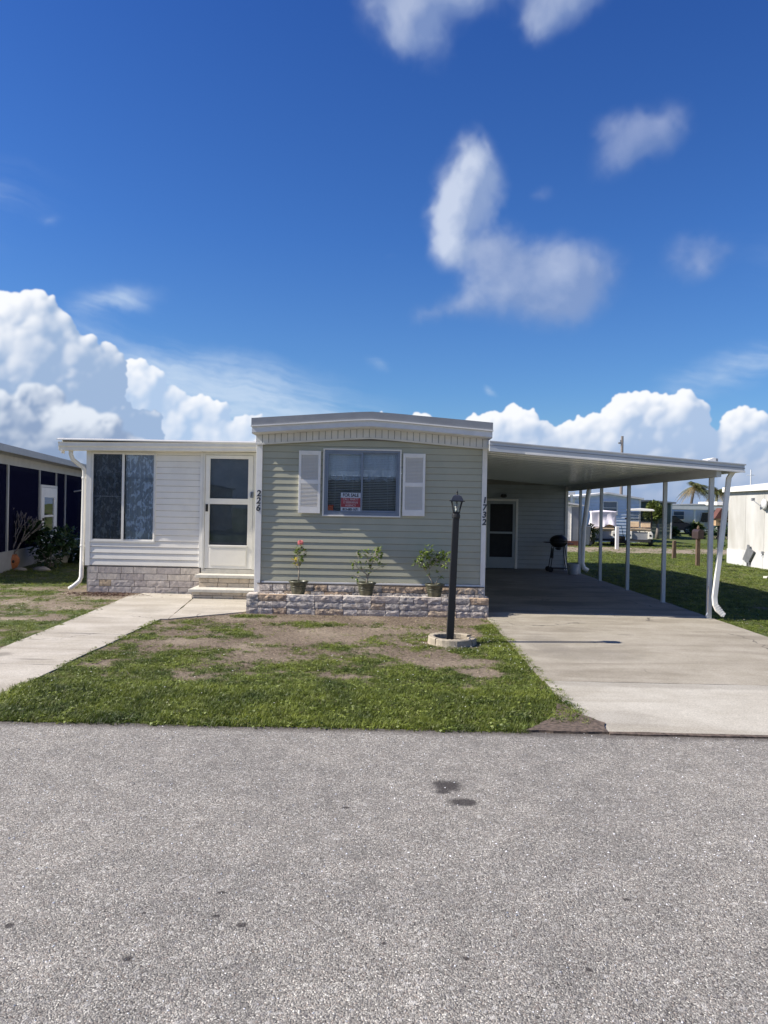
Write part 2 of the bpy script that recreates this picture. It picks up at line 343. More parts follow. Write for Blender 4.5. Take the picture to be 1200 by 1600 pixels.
concrete_cap = material('cast_concrete', (0.56, 0.53, 0.46), 0.85, 0.1, 9, dirt=(0.34, 0.31, 0.26), dirt_scale=5, dirt_amt=0.5, bump=0.6, bscale=90)
ring_concrete = material('ring_concrete', (0.40, 0.34, 0.25), 0.9, 0.18, 12, dirt=(0.18, 0.15, 0.12), dirt_scale=6, dirt_amt=0.6, bump=0.9, bscale=70)
mortar = material('dark_mortar', (0.10, 0.09, 0.085), 0.95, 0.2, 20, bump=0.6)
stone_mat = split_stone_mat('split_face_stone', [(0.0, (0.36, 0.345, 0.33)), (0.22, (0.46, 0.44, 0.42)), (0.42, (0.31, 0.295, 0.285)), (0.56, (0.41, 0.385, 0.365)), (0.68, (0.36, 0.30, 0.235)), (0.80, (0.37, 0.345, 0.33)), (0.92, (0.34, 0.27, 0.205))])
brick_mat = split_stone_mat('smooth_skirt_stone', [(0.0, (0.345, 0.32, 0.31)), (0.3, (0.38, 0.355, 0.34)), (0.55, (0.32, 0.295, 0.29)), (0.8, (0.40, 0.37, 0.34)), (0.95, (0.37, 0.30, 0.215))], 0.4)
step_brick_mat = split_stone_mat('step_stone', [(0.0, (0.36, 0.33, 0.29)), (0.3, (0.40, 0.37, 0.32)), (0.6, (0.33, 0.30, 0.27)), (0.85, (0.39, 0.34, 0.28))], 0.5)
crushed = material('crushed_stone', (0.52, 0.50, 0.47), 0.95, 0.3, 70, color2=(0.66, 0.63, 0.58), bump=1.0, bscale=110)
pot_glaze = material('green_brown_glaze', (0.055, 0.062, 0.040), 0.35, 0.35, 9, color2=(0.10, 0.095, 0.055))
terracotta = material('terracotta', (0.42, 0.15, 0.06), 0.8, 0.2, 9, dirt=(0.15, 0.08, 0.05), dirt_amt=0.4)
soil = material('potting_soil', (0.05, 0.038, 0.028), 0.95, 0.3, 60, bump=1, bscale=90)
bark = material('pale_bark', (0.36, 0.31, 0.24), 0.85, 0.25, 25, bump=0.6)
grey_bark = material('grey_bark', (0.23, 0.20, 0.18), 0.85, 0.25, 20, bump=0.6)
palm_bark = material('palm_bark', (0.16, 0.13, 0.10), 0.9, 0.3, 8, bump=0.6)
wood_old = material('weathered_wood', (0.13, 0.085, 0.055), 0.9, 0.3, 8, stretch=(6, 6, 1), bump=0.8)
leaf_rose = material('leaf_fresh', (0.10, 0.17, 0.035), 0.4, 0.35, 22, color2=(0.20, 0.26, 0.05), trans=0.35)
leaf_dark = material('leaf_dark', (0.022, 0.050, 0.018), 0.45, 0.3, 9, color2=(0.045, 0.09, 0.028), trans=0.25)
leaf_yellow = material('leaf_yellow', (0.52, 0.40, 0.05), 0.5, 0.2, 9, trans=0.3)
palm_green = material('palm_frond', (0.055, 0.085, 0.028), 0.45, 0.3, 2, color2=(0.13, 0.13, 0.04), trans=0.25)
palm_dry = material('palm_frond_dry', (0.26, 0.20, 0.10), 0.7, 0.3, 2, trans=0.2)
tree_green = material('tree_leaf_olive', (0.075, 0.11, 0.025), 0.5, 0.35, 1.5, color2=(0.14, 0.17, 0.035), trans=0.3)
rose_pink = material('rose_petal', (0.78, 0.20, 0.20), 0.5, 0.15, 30, color2=(0.9, 0.42, 0.40), trans=0.25)

# ------------------------------------------------------------------ mesh helpers
class MB:
    def __init__(s): s.v = []; s.f = []
    def add(s, vs, fs): b = len(s.v); s.v += [tuple(p) for p in vs]; s.f += [tuple(i + b for i in f) for f in fs]; return s
    def box(s, x0, x1, y0, y1, z0, z1):
        return s.add([(x0, y0, z0), (x1, y0, z0), (x1, y1, z0), (x0, y1, z0), (x0, y0, z1), (x1, y0, z1), (x1, y1, z1), (x0, y1, z1)],
                     [(0, 3, 2, 1), (4, 5, 6, 7), (0, 1, 5, 4), (1, 2, 6, 5), (2, 3, 7, 6), (3, 0, 4, 7)])
    def prism(s, poly, axis, a, b):
        """extrude a 2D outline: along x the outline is (y, z), along y it is (x, z), along z it is (x, y)"""
        put = {'x': lambda p, t: (t, p[0], p[1]), 'y': lambda p, t: (p[0], t, p[1]), 'z': lambda p, t: (p[0], p[1], t)}[axis]
        n = len(poly)
        return s.add([put(p, a) for p in poly] + [put(p, b) for p in poly], [tuple(range(n))[::-1], tuple(range(n, 2 * n))] + [(i, (i + 1) % n, n + (i + 1) % n, n + i) for i in range(n)])
    def tube(s, pts, r, n=8, caps=True, sq=1.0, up=None, spin=0.0):
        pts = [Vector(p) for p in pts]; rs_ = r if isinstance(r, (list, tuple)) else [r] * len(pts); rings = []
        for i, p in enumerate(pts):
            d = (pts[min(i + 1, len(pts) - 1)] - pts[max(i - 1, 0)]).normalized()
            ref = Vector(up) if up else (Vector((0, 1, 0)) if abs(d.y) < 0.9 else Vector((1, 0, 0)))
            a = d.cross(ref).normalized(); b = a.cross(d).normalized()
            rings.append([p + (a * math.cos(2 * math.pi * k / n + spin) + b * math.sin(2 * math.pi * k / n + spin) * sq) * rs_[i] for k in range(n)])
        vs = [q for ring in rings for q in ring]; fs = []
        for i in range(len(pts) - 1):
            for k in range(n): fs.append((i * n + k, i * n + (k + 1) % n, (i + 1) * n + (k + 1) % n, (i + 1) * n + k))
        if caps: fs += [tuple(range(n))[::-1], tuple(range((len(pts) - 1) * n, len(pts) * n))]
        return s.add(vs, fs)
    def lathe(s, prof, c=(0, 0, 0), n=20, close=True, a0=0.0, a1=2 * math.pi):
        full = abs(a1 - a0 - 2 * math.pi) < 1e-6; m = n if full else n + 1; vs = []; fs = []
        for r, z in prof:
            for k in range(m): t = a0 + (a1 - a0) * k / n; vs.append((c[0] + r * math.cos(t), c[1] + r * math.sin(t), c[2] + z))
        for i in range(len(prof) - 1):
            for k in range(n): fs.append((i * m + k, i * m + (k + 1) % m, (i + 1) * m + (k + 1) % m, (i + 1) * m + k))
        if close and full: fs += [tuple(range(m))[::-1], tuple(range((len(prof) - 1) * m, len(prof) * m))]
        return s.add(vs, fs)
    def ball(s, c, r, nu=12, nv=8, zmin=-1.0, zmax=1.0):
        prof = []
        for i in range(nv + 1):
            t = math.asin(zmin) + (math.asin(zmax) - math.asin(zmin)) * i / nv; prof.append((max(1e-4, math.cos(t)), math.sin(t)))
        b = len(s.v); s.lathe(prof, (0, 0, 0), nu)
        s.v[b:] = [(c[0] + x * r[0], c[1] + y * r[1], c[2] + z * r[2]) for x, y, z in s.v[b:]]; return s
    def mesh(s, name, m, smooth=False):
        me = bpy.data.meshes.new(name); me.from_pydata(s.v, [], s.f); me.materials.append(m)
        if smooth: me.polygons.foreach_set('use_smooth', [True] * len(me.polygons))
        me.update(); return me
WLOC = {}
def wloc(o): return Vector((0, 0, 0)) if o is None else wloc(o.parent) + Vector(o.location)
def tag(o, label=None, cat=None, group=None, kind=None):
    if label: o['label'] = label
    if cat: o['category'] = cat
    if group: o['group'] = group
    if kind: o['kind'] = kind
    return o
def thing(name, loc, label, cat, group=None, rz=0.0):
    o = bpy.data.objects.new(name, None); o.empty_display_size = 0.2; COL.objects.link(o); o.location = loc; o.rotation_euler = (0, 0, rz)
    return tag(o, label, cat, group)
def link(name, me, parent=None, loc=(0, 0, 0), rot=(0, 0, 0)):
    o = bpy.data.objects.new(name, me); COL.objects.link(o); o.parent = parent; o.location = loc; o.rotation_euler = rot; return o
def part(name, mb, m, parent, smooth=False, bevel=0.0, local=False, label=None):
    """geometry in world coordinates (or in the parent's own when local) as one part; its origin is the parent's"""
    off = Vector((0, 0, 0)) if local else wloc(parent)
    if off.length: mb.v = [(x - off.x, y - off.y, z - off.z) for x, y, z in mb.v]
    o = link(name, mb.mesh(name, m, smooth), parent)
    if bevel:
        b = o.modifiers.new('bevel', 'BEVEL'); b.width = bevel; b.segments = 2; b.limit_method = 'ANGLE'; b.angle_limit = R(40)
    if label: o['label'] = label
    return o
def solo(name, mb, m, label, cat, loc, group=None, smooth=False, bevel=0.0):
    mb.v = [(x - loc[0], y - loc[1], z - loc[2]) for x, y, z in mb.v]
    o = link(name, mb.mesh(name, m, smooth), None, loc)
    if bevel: b = o.modifiers.new('bevel', 'BEVEL'); b.width = bevel; b.segments = 2; b.limit_method = 'ANGLE'; b.angle_limit = R(40)
    return tag(o, label, cat, group)
def duplicate(root, loc, rz=None, label=None):
    r = root.copy(); COL.objects.link(r); r.location = loc
    if rz is not None: r.rotation_euler[2] = rz
    if label: r['label'] = label
    def kids(a, b):
        for ch in [o for o in COL.objects if o.parent == a]:
            c = ch.copy(); COL.objects.link(c); c.parent = b; kids(ch, c)
    kids(root, r); return r
def text_mesh(txt, size, m, extrude=0.002, shear=0.0, bold=0.0, align='CENTER', spacing=1.0, xs=1.0):
    cu = bpy.data.curves.new('lettering', 'FONT'); cu.body = txt; cu.size = size; cu.extrude = extrude; cu.shear = shear; cu.offset = bold
    cu.align_x = align; cu.align_y = 'CENTER'; cu.space_character = spacing; cu.resolution_u = 3
    o = bpy.data.objects.new('lettering', cu); COL.objects.link(o); bpy.context.view_layer.update()
    me = bpy.data.meshes.new_from_object(o.evaluated_get(bpy.context.evaluated_depsgraph_get())); bpy.data.objects.remove(o)
    for v in me.vertices: v.co.x *= xs
    me.materials.clear(); me.materials.append(m); return me
def stone_mesh(L, H, Dp, seed, amp, m, nx=7, nz=3):
    """a block whose front (towards -y) and ends are split-faced; origin at its lower left front corner"""
    r = random.Random(seed); vs = []; fs = []
    def idx(i, j): return i * (nz + 1) + j
    for i in range(nx + 1):
        for j in range(nz + 1):
            e = False; rim = (i in (0, nx)) or (j in (0, nz))
            x = L * i / nx + (0 if i in (0, nx) else r.uniform(-.2, .2) * L / nx); z = H * j / nz + (0 if j in (0, nz) else r.uniform(-.15, .15) * H / nz)
            y = -amp * (r.uniform(0.35, .75) if rim else r.uniform(0.45, 1.0))
            vs.append((x, y + r.uniform(0, .004), z))
    for i in range(nx):
        for j in range(nz):
            a, b, c, d = idx(i, j), idx(i + 1, j), idx(i + 1, j + 1), idx(i, j + 1)
            fs += [(a, b, c), (a, c, d)] if r.random() < .5 else [(a, b, d), (b, c, d)]
    k = len(vs); vs += [(0, Dp, 0), (L, Dp, 0), (L, Dp, H), (0, Dp, H)]
    fs += [tuple([k] + [idx(0, j) for j in range(nz + 1)] + [k + 3]), tuple([k + 2] + [idx(nx, j) for j in range(nz, -1, -1)] + [k + 1]),
           tuple([k + 3] + [idx(i, nz) for i in range(nx + 1)] + [k + 2]), tuple([k + 1] + [idx(i, 0) for i in range(nx, -1, -1)] + [k]), (k + 3, k + 2, k + 1, k)]
    me = bpy.data.meshes.new('stone_block'); me.from_pydata(vs, [], fs); me.materials.append(m); me.update(); return me
STONES = {}
def lay_stones(parent, x0, x1, y, z0, course_h, n, length, depth, amp, m, name='stone_block', shift=0.5, joint=0.008, rough_from=0, seed=0, axis='x', ztop=None):
    """courses of blocks in running bond along x (front to -y) or along y (axis 'y+' faces +x, 'y-' faces -x)"""
    off = wloc(parent); rr = random.Random(seed)
    for c in range(n):
        z = z0 + c * course_h; a = amp if c < rough_from or rough_from == 0 else 0.002
        x = x0 - (length * shift if c % 2 else 0) - rr.uniform(0, .05); first = True
        while x < x1 - 0.02:
            L = length * rr.choice([1, 1, 1, .5, 1]); xa = max(x, x0); xb = min(x + L, x1); x += L
            if xb - xa < 0.03: continue
            Lq = round((xb - xa - joint) / 0.03) * 0.03; Lq = max(Lq, 0.03); v = rr.randrange(5); key = (Lq, round(course_h, 3), depth, a, m.name, v)
            if key not in STONES: STONES[key] = stone_mesh(Lq, course_h - joint, depth, hash((Lq, v, a)) & 0xffff, a, m, max(2, int(Lq / .05)), 3 if a > .004 else 1)
            o = link(name, STONES[key], parent); o.scale.x = (xb - xa - joint) / Lq
            if axis == 'x': o.location = (xa - off.x, y - off.y, z - off.z)
            elif axis == 'y-': o.location = (y - off.x, xb - joint - off.y, z - off.z); o.rotation_euler = (0, 0, R(-90))
            else: o.location = (y - off.x, xa - off.y, z - off.z); o.rotation_euler = (0, 0, R(90))
def siding(parent, x0, x1, y, z0, z1, course, m, openings=(), lip=0.0095, axis='x', top=None, name='siding_board'):
    """lapped boards facing -y (or, with axis 'x+' / 'x-', running along y on a side wall at x = y); openings (x0, x1, z0, z1) are left free"""
    off = wloc(parent); n = int(math.ceil((z1 - z0) / course - 1e-6))
    for i in range(n):
        a = z0 + i * course; b = min(a + course, z1)
        spans = [(x0, x1, a, b)]
        for ox0, ox1, oz0, oz1 in openings:
            nx = []
            for s0, s1, sa, sb in spans:
                if sb <= oz0 + 1e-4 or sa >= oz1 - 1e-4 or s1 <= ox0 or s0 >= ox1: nx.append((s0, s1, sa, sb)); continue
                if s0 < ox0: nx.append((s0, ox0, sa, sb))
                if s1 > ox1: nx.append((ox1, s1, sa, sb))
                if sa < oz0 - 1e-4: nx.append((max(s0, ox0), min(s1, ox1), sa, oz0))
                if sb > oz1 + 1e-4: nx.append((max(s0, ox0), min(s1, ox1), oz1, sb))
            spans = nx
        for s0, s1, sa, sb in spans:
            if s1 - s0 < .01 or sb - sa < .008: continue
            def prot(z): return .001 + lip * (1 - (z - a) / course)
            g_ = .006 if sa <= a + 1e-4 else 0
            prof = [(0.002, sb), (-prot(sb), sb), (-prot(sa), sa + g_ + .005), (-prot(sa) * .72, sa + g_), (0.002, sa + g_)]
            if axis == 'x': mb = MB().prism([(y + p, q) for p, q in prof], 'x', s0, s1)
            elif axis == 'x-': mb = MB().prism([(y + p, q) for p, q in prof], 'y', s0, s1)
            else: mb = MB().prism([(y - p, q) for p, q in prof], 'y', s0, s1)
            part(name, mb, m, parent)
def fnoise(x, y, s, seed=0.0): return noise.noise(Vector((x * s, y * s, seed)))
# ------------------------------------------------------------------ ground
def ground_mat():
    m = bpy.data.materials.new('ground_soil'); m.use_nodes = True; t = m.node_tree; t.nodes.clear(); n = NT(t)
    P = n.node('ShaderNodeNewGeometry').outputs['Position']
    at = n.node('ShaderNodeAttribute', attribute_name='cover'); cov = at.outputs['Fac']
    a2 = n.node('ShaderNodeAttribute', attribute_name='sand'); sand = a2.outputs['Fac']
    big = n.noise(P, 0.9, 5, 0.6); fine = n.noise(P, 22, 6, 0.7); chips = n.vor(P, 55, 'F1', 1, 1, 'Color')
    sp_ = n.node('ShaderNodeSeparateColor'); n.put(sp_.inputs[0], chips)
    dirt = n.mix(n.step(fine, .3, .7), (0.072, 0.050, 0.034), (0.150, 0.110, 0.076))
    dirt = n.mix(n.mul(n.step(sp_.outputs[0], .7, 1.0), .7), dirt, (0.27, 0.21, 0.15))
    dirt = n.mix(n.mul(n.step(sp_.outputs[1], .75, 1.0), .6), dirt, (0.06, 0.042, 0.032))
    dirt = n.mix(n.m('MULTIPLY', sand, n.step(fine, .2, .6), clamp=True), dirt, (0.36, 0.295, 0.215))
    g = n.mix(n.step(n.noise(P, 9, 5, .65), .3, .7), (0.055, 0.085, 0.022), (0.11, 0.135, 0.035))
    g = n.mix(n.mul(n.step(big, .45, .7), .5), g, (0.14, 0.125, 0.045))
    c = n.mix(n.step(n.add(cov, n.mul(n.sub(fine, .5), .7)), .35, .75), dirt, g)
    b = n.node('ShaderNodeBsdfPrincipled'); n.put(b.inputs['Base Color'], c); b.inputs['Roughness'].default_value = .95; b.inputs['Specular IOR Level'].default_value = .2
    bp = n.node('ShaderNodeBump'); bp.inputs['Strength'].default_value = .9; bp.inputs['Distance'].default_value = .02; n.put(bp.inputs['Height'], n.noise(P, 30, 6, .7)); n.put(b.inputs['Normal'], bp.outputs[0])
    o = n.node('ShaderNodeOutputMaterial'); t.links.new(b.outputs[0], o.inputs[0]); return m
GM = ground_mat()
def sm(x, a, b): t = max(0.0, min(1.0, (x - a) / (b - a))); return t * t * (3 - 2 * t)
def gz(x, y, cx, cy, rx, ry): return math.exp(-((x - cx) / rx) ** 2 - ((y - cy) / ry) ** 2)
BARE = [(-1.9, 7.1, .45, .28), (-1.2, 8.0, .55, .3), (.45, 8.0, .55, .32), (1.0, 7.55, .35, .3), (-2.4, 8.9, .5, .25), (-.6, 9.3, .8, .3), (.6, 6.9, .35, .15), (-2.8, 7.6, .25, .2), (-.4, 7.2, .3, .15), (.1, 9.9, 2.2, .35),
        (-5.0, 11.6, .7, .5), (-5.6, 10.4, .8, .4), (-6.6, 12.2, 1.1, .4), (-4.9, 13.0, .9, .5), (-5.2, 9.2, .5, .3), (-8, 12.5, 1.2, .3)]
def cover(x, y):
    """how much of the soil the grass hides, and how sandy the bare soil is"""
    n1 = fnoise(x, y, 1.1, 3.0); n2 = fnoise(x, y, 2.9, 8.0); n3 = fnoise(x, y, 7.5, 1.0)
    n4 = fnoise(x, y, 17, 6.0); c = .82 + n1 * .50 + n2 * .55 + n3 * .42 + n4 * .22; sand = .15 + max(0, fnoise(x, y, 1.6, 11.0)) * .9
    if -3.15 < x < 1.5 and y < 11.5:
        c += .08; c -= sm(y, 10.3, 11.0) * .70; c += (1 - sm(y, 6.3, 7.0)) * .9; c += sm(x, 1.05, 1.35) * .8 * (1 - sm(y, 11.0, 11.6)) ; c -= sm(y, 7.0, 8.6) * .38
        c += gz(x, y, -1.95, 11.1, .35, .18) * 1.4
    if x < -4.0: c -= .10; c -= sm(y, 12.9, 13.6) * .6 * (x > -5.8); sand += .25
    if x > 4.9: c += .22; c += fnoise(x, y, .5, 4.0) * .3
    for cx, cy, rx, ry in BARE:
        k = gz(x, y, cx, cy, rx, ry); c -= k * .55; sand += k * .30
    if y > 29: c -= sm(y, 30.5, 31.5) * (1 - sm(y, 35, 36.5)) * .75; sand += sm(y, 30.5, 31.5) * (1 - sm(y, 35, 36.5)) * .6
    return max(0, min(1, c)), max(0, min(1, sand))
def ground_sheet(name, x0, x1, y0, y1, step, z=0.0, keep=None, relief=0.006):
    nx, ny = int((x1 - x0) / step) + 1, int((y1 - y0) / step) + 1; vs = []; cv = []; sd = []
    for j in range(ny + 1):
        for i in range(nx + 1):
            x = x0 + (x1 - x0) * i / nx; y = y0 + (y1 - y0) * j / ny; c, s_ = cover(x, y)
            vs.append((x, y, z + relief * fnoise(x, y, 3.0, 2.0) + relief * c)); cv.append(c); sd.append(s_)
    fs = [(j * (nx + 1) + i, j * (nx + 1) + i + 1, (j + 1) * (nx + 1) + i + 1, (j + 1) * (nx + 1) + i) for j in range(ny) for i in range(nx)]
    me = bpy.data.meshes.new(name); me.from_pydata(vs, [], fs); me.materials.append(GM); me.polygons.foreach_set('use_smooth', [True] * len(fs))
    for nm, d in (('cover', cv), ('sand', sd)): a = me.attributes.new(nm, 'FLOAT', 'POINT'); a.data.foreach_set('value', d)
    o = link(name, me); tag(o, kind='structure'); return o
ground_sheet('ground', -400, 400, -400, 800, 20, -0.06, relief=0.0)
ground_sheet('lawn', -3.6, 1.7, 5.46, 12.2, 0.05)
ground_sheet('lawn', -16, -3.8, 5.46, 14.2, 0.12)
ground_sheet('lawn', -30, -5.0, 14.19, 60, 0.6, -0.002)
ground_sheet('lawn', 4.7, 16, 5.46, 42, 0.16)
ground_sheet('lawn', 15.99, 60, 5.46, 42, 1.2, -0.002)
ground_sheet('lawn', -5.01, 70, 41.99, 110, 2.5, -0.003)

def asphalt_mat():
    m = bpy.data.materials.new('chip_sealed_asphalt'); m.use_nodes = True; t = m.node_tree; t.nodes.clear(); n = NT(t)
    P = n.node('ShaderNodeNewGeometry').outputs['Position']
    w1 = n.node('ShaderNodeVectorMath', operation='ADD'); n.put(w1.inputs[0], P); n.put(w1.inputs[1], n.vec(n.mul(n.noise(P, 60, 2), .012), n.mul(n.noise(P, 57, 2), .012), 0.0))
    c1 = n.node('ShaderNodeSeparateColor'); n.put(c1.inputs[0], n.vor(w1.outputs[0], 165, 'F1', 0, 1, 'Color'))
    c2 = n.node('ShaderNodeSeparateColor'); n.put(c2.inputs[0], n.vor(w1.outputs[0], 62, 'F1', 0, 1, 'Color'))
    f1 = n.vor(w1.outputs[0], 165, 'F1', 0, 1)
    base = n.ramp(c1.outputs[0], [(0.0, (0.085, 0.078, 0.072)), (0.10, (0.155, 0.145, 0.134)), (0.40, (0.218, 0.205, 0.190)), (0.72, (0.285, 0.268, 0.248)), (0.90, (0.36, 0.342, 0.318)), (1.0, (0.58, 0.555, 0.51))])
    warm = n.mix(n.mul(n.step(c1.outputs[1], .78, 1.0), .5), base, (0.26, 0.20, 0.17))
    st2 = n.mix(n.mul(n.step(c2.outputs[0], .80, .97), .75), warm, n.mix(c2.outputs[1], (0.12, 0.11, 0.11), (0.50, 0.48, 0.46)))
    gap = n.step(f1, .55, .95); c = n.mix(n.mul(gap, .75), st2, (0.045, 0.043, 0.043))
    c = n.mix(1.0, c, (1.10, 1.105, 1.055), 'MULTIPLY')
    big = n.noise(P, .7, 4, .6); mid = n.noise(P, 5.5, 4, .6)
    c = n.mix(1.0, c, n.mix(n.step(big, .25, .75), (0.88, 0.88, 0.89), (1.12, 1.11, 1.10)), 'MULTIPLY')
    c = n.mix(1.0, c, n.mix(n.step(mid, .25, .75), (0.94, 0.93, 0.91), (1.22, 1.20, 1.17)), 'MULTIPLY')
    sx = n.node('ShaderNodeSeparateXYZ'); n.put(sx.inputs[0], P); X, Y = sx.outputs[0], sx.outputs[1]
    wob = n.mul(n.sub(n.noise(P, 16, 4, .7), .5), .95)
    def spot(cx, cy, rx, ry):
        a = n.mul(n.sub(X, cx), 1 / rx); b = n.mul(n.sub(Y, cy), 1 / ry); return n.step(n.add(n.m('SQRT', n.add(n.mul(a, a), n.mul(b, b))), wob), 1.0, .45)
    st = 0.0
    for q in [(.36, 4.40, .105, .12), (.425, 4.16, .11, .07), (.33, 4.31, .06, .05), (-.53, 2.89, .026, .024), (-.66, 3.13, .024, .020), (-.64, 2.95, .022, .016), (.01, 2.79, .013, .016), (-1.39, 2.85, .024, .024), (-.88, 2.66, .024, .024), (.3, 2.71, .018, .016), (1.0, 3.15, .018, .014), (-.92, 2.96, .012, .012), (-.2, 4.05, .03, .02), (.72, 2.66, .016, .016)]:
        st = n.m('MAXIMUM', st, spot(*q))
    c = n.mix(n.mul(st, .85), c, (0.034, 0.027, 0.025))
    edge = n.step(n.add(Y, n.mul(wob, .12)), 5.34, 5.50); c = n.mix(n.mul(edge, .75), c, (0.075, 0.062, 0.052))
    b = n.node('ShaderNodeBsdfPrincipled'); n.put(b.inputs['Base Color'], c); b.inputs['Roughness'].default_value = .8; b.inputs['Specular IOR Level'].default_value = .35
    bp = n.node('ShaderNodeBump'); bp.inputs['Strength'].default_value = .9; bp.inputs['Distance'].default_value = .0045; n.put(bp.inputs['Height'], n.add(n.mul(f1, -1.0), n.mul(c1.outputs[2], .8))); n.put(b.inputs['Normal'], bp.outputs[0])
    o = n.node('ShaderNodeOutputMaterial'); t.links.new(b.outputs[0], o.inputs[0]); return m
mb = MB(); N = 900; edge = []
for i in range(N + 1):
    x = -45 + 90 * i / N; edge.append((x, 5.515 + .035 * fnoise(x, 0, 1.3, 5) + .022 * fnoise(x, 0, 6, 2)))
mb.add([(x, y, .016) for x, y in edge] + [(x, y, -.08) for x, y in edge] + [(x, -1.3, .018) for x, y in edge] + [(x, -6.2, .0) for x, y in edge],
       [(i, i + N + 1, i + N + 2, i + 1) for i in range(N)] + [(i + 2 * N + 2, i, i + 1, i + 2 * N + 3) for i in range(N)] + [(i + 3 * N + 3, i + 2 * N + 2, i + 2 * N + 3, i + 3 * N + 4) for i in range(N)])
road = link('road', mb.mesh('road', asphalt_mat())); tag(road, kind='structure')
# loose chippings lying on the near asphalt
def chips():
    mb = MB(); r = random.Random(3)
    for _ in range(2600):
        y = 1.6 + 3.9 * r.random() ** 1.2; x = r.uniform(-.62, .62) * y; s_ = r.uniform(.0018, .0045) * (1.0 + (y > 3) * .3); t = r.uniform(0, 6.28); a, b = s_ * r.uniform(.7, 1.4), s_ * r.uniform(.5, 1)
        ca, sa = math.cos(t), math.sin(t); z = .0175
        vs = [(x + ca * a, y + sa * a, z), (x - sa * b, y + ca * b, z), (x - ca * a, y - sa * a, z), (x + sa * b, y - ca * b, z), (x + r.uniform(-.3, .3) * s_, y + r.uniform(-.3, .3) * s_, z + s_ * .9)]
        mb.add(vs, [(0, 1, 4), (1, 2, 4), (2, 3, 4), (3, 0, 4)])
    return mb
tag(link('loose_chippings', chips().mesh('loose_chippings', material('chipping', (0.34, 0.32, 0.30), .8, .6, 40, color2=(0.75, 0.72, 0.68), world=True))), 'small pale stone chippings scattered loose on the grey asphalt', 'gravel', kind='stuff')

def concrete_mat(name, c0, c1, dark, stains=(), lines=0.35, grime=(0.13, 0.115, 0.095)):
    m = bpy.data.materials.new(name); m.use_nodes = True; t = m.node_tree; t.nodes.clear(); n = NT(t)
    P = n.node('ShaderNodeNewGeometry').outputs['Position']
    mp = n.node('ShaderNodeMapping'); n.put(mp.inputs[0], P); mp.inputs['Scale'].default_value = (.35, 1.6, 1)
    f = n.noise(P, 2.3, 8, .62, .3); g = n.noise(P, 45, 5, .7); h = n.noise(mp.outputs[0], 1.3, 7, .62, .5); k = n.noise(P, 7, 6, .68)
    c = n.mix(n.step(f, .3, .7), c0, c1); c = n.mix(n.mul(n.step(h, .42, .68), .75), c, dark)
    c = n.mix(n.mul(n.step(k, .56, .78), .45), c, dark)
    c = n.mix(n.mul(n.step(g, .55, .75), .4), c, tuple(x * .62 for x in c0)); c = n.mix(n.mul(n.step(g, .47, .25), .35), c, tuple(min(1, x * 1.25) for x in c1))
    vx = n.node('ShaderNodeSeparateColor'); n.put(vx.inputs[0], n.vor(P, 150, 'F1', 0, 1, 'Color')); c = n.mix(1.0, c, n.mix(vx.outputs[0], (.82, .82, .82), (1.16, 1.16, 1.16)), 'MULTIPLY')
    sx = n.node('ShaderNodeSeparateXYZ'); n.put(sx.inputs[0], P); X, Y = sx.outputs[0], sx.outputs[1]
    wob = n.mul(n.sub(n.noise(P, 5, 5, .7), .5), 1.1)
    for cx, cy, rx, ry, am in stains:
        a = n.mul(n.sub(X, cx), 1 / rx); b = n.mul(n.sub(Y, cy), 1 / ry); st = n.step(n.add(n.m('SQRT', n.add(n.mul(a, a), n.mul(b, b))), wob), 1.05, .5); c = n.mix(n.mul(st, am), c, grime)
    # hairline cracks
    cr = n.vor(n.vec(n.add(X, n.mul(n.noise(P, 3, 4, .6), .5)), n.add(Y, n.mul(n.noise(P, 3.3, 4, .6), .5)), 0.0), .42, 'DISTANCE_TO_EDGE', 0, 1)
    crm = n.mul(n.step(cr, .006, .002), n.step(n.noise(P, .8, 2), .52, .6)); c = n.mix(n.mul(crm, .75 * (lines > 0)), c, (0.06, 0.05, 0.045))
    b = n.node('ShaderNodeBsdfPrincipled'); n.put(b.inputs['Base Color'], c); b.inputs['Roughness'].default_value = .88; b.inputs['Specular IOR Level'].default_value = .3
    bp = n.node('ShaderNodeBump'); bp.inputs['Strength'].default_value = .6; bp.inputs['Distance'].default_value = .003; n.put(bp.inputs['Height'], n.noise(P, 70, 6, .7)); n.put(b.inputs['Normal'], bp.outputs[0])
    o = n.node('ShaderNodeOutputMaterial'); t.links.new(b.outputs[0], o.inputs[0]); return m
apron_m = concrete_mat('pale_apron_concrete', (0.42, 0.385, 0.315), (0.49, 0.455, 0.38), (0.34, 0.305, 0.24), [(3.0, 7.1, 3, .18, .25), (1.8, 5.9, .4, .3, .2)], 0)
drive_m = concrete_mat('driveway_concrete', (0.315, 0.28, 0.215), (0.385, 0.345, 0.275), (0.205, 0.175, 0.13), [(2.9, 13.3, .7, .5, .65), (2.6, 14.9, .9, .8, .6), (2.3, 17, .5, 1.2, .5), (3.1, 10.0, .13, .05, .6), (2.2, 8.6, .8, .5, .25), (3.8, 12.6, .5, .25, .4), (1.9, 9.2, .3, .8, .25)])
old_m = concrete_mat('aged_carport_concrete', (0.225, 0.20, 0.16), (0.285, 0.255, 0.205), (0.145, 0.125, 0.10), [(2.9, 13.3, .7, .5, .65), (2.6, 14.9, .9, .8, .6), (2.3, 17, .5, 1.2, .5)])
walk_m = concrete_mat('walkway_concrete', (0.43, 0.385, 0.31), (0.51, 0.465, 0.39), (0.33, 0.29, 0.23), [(-3.75, 9.3, .35, .03, .6), (-4.0, 7.9, .12, .16, .5), (-3.55, 7.7, .25, .05, .5), (-3.6, 11.4, .4, .3, .2), (-4.0, 6.6, .3, .2, .25)])
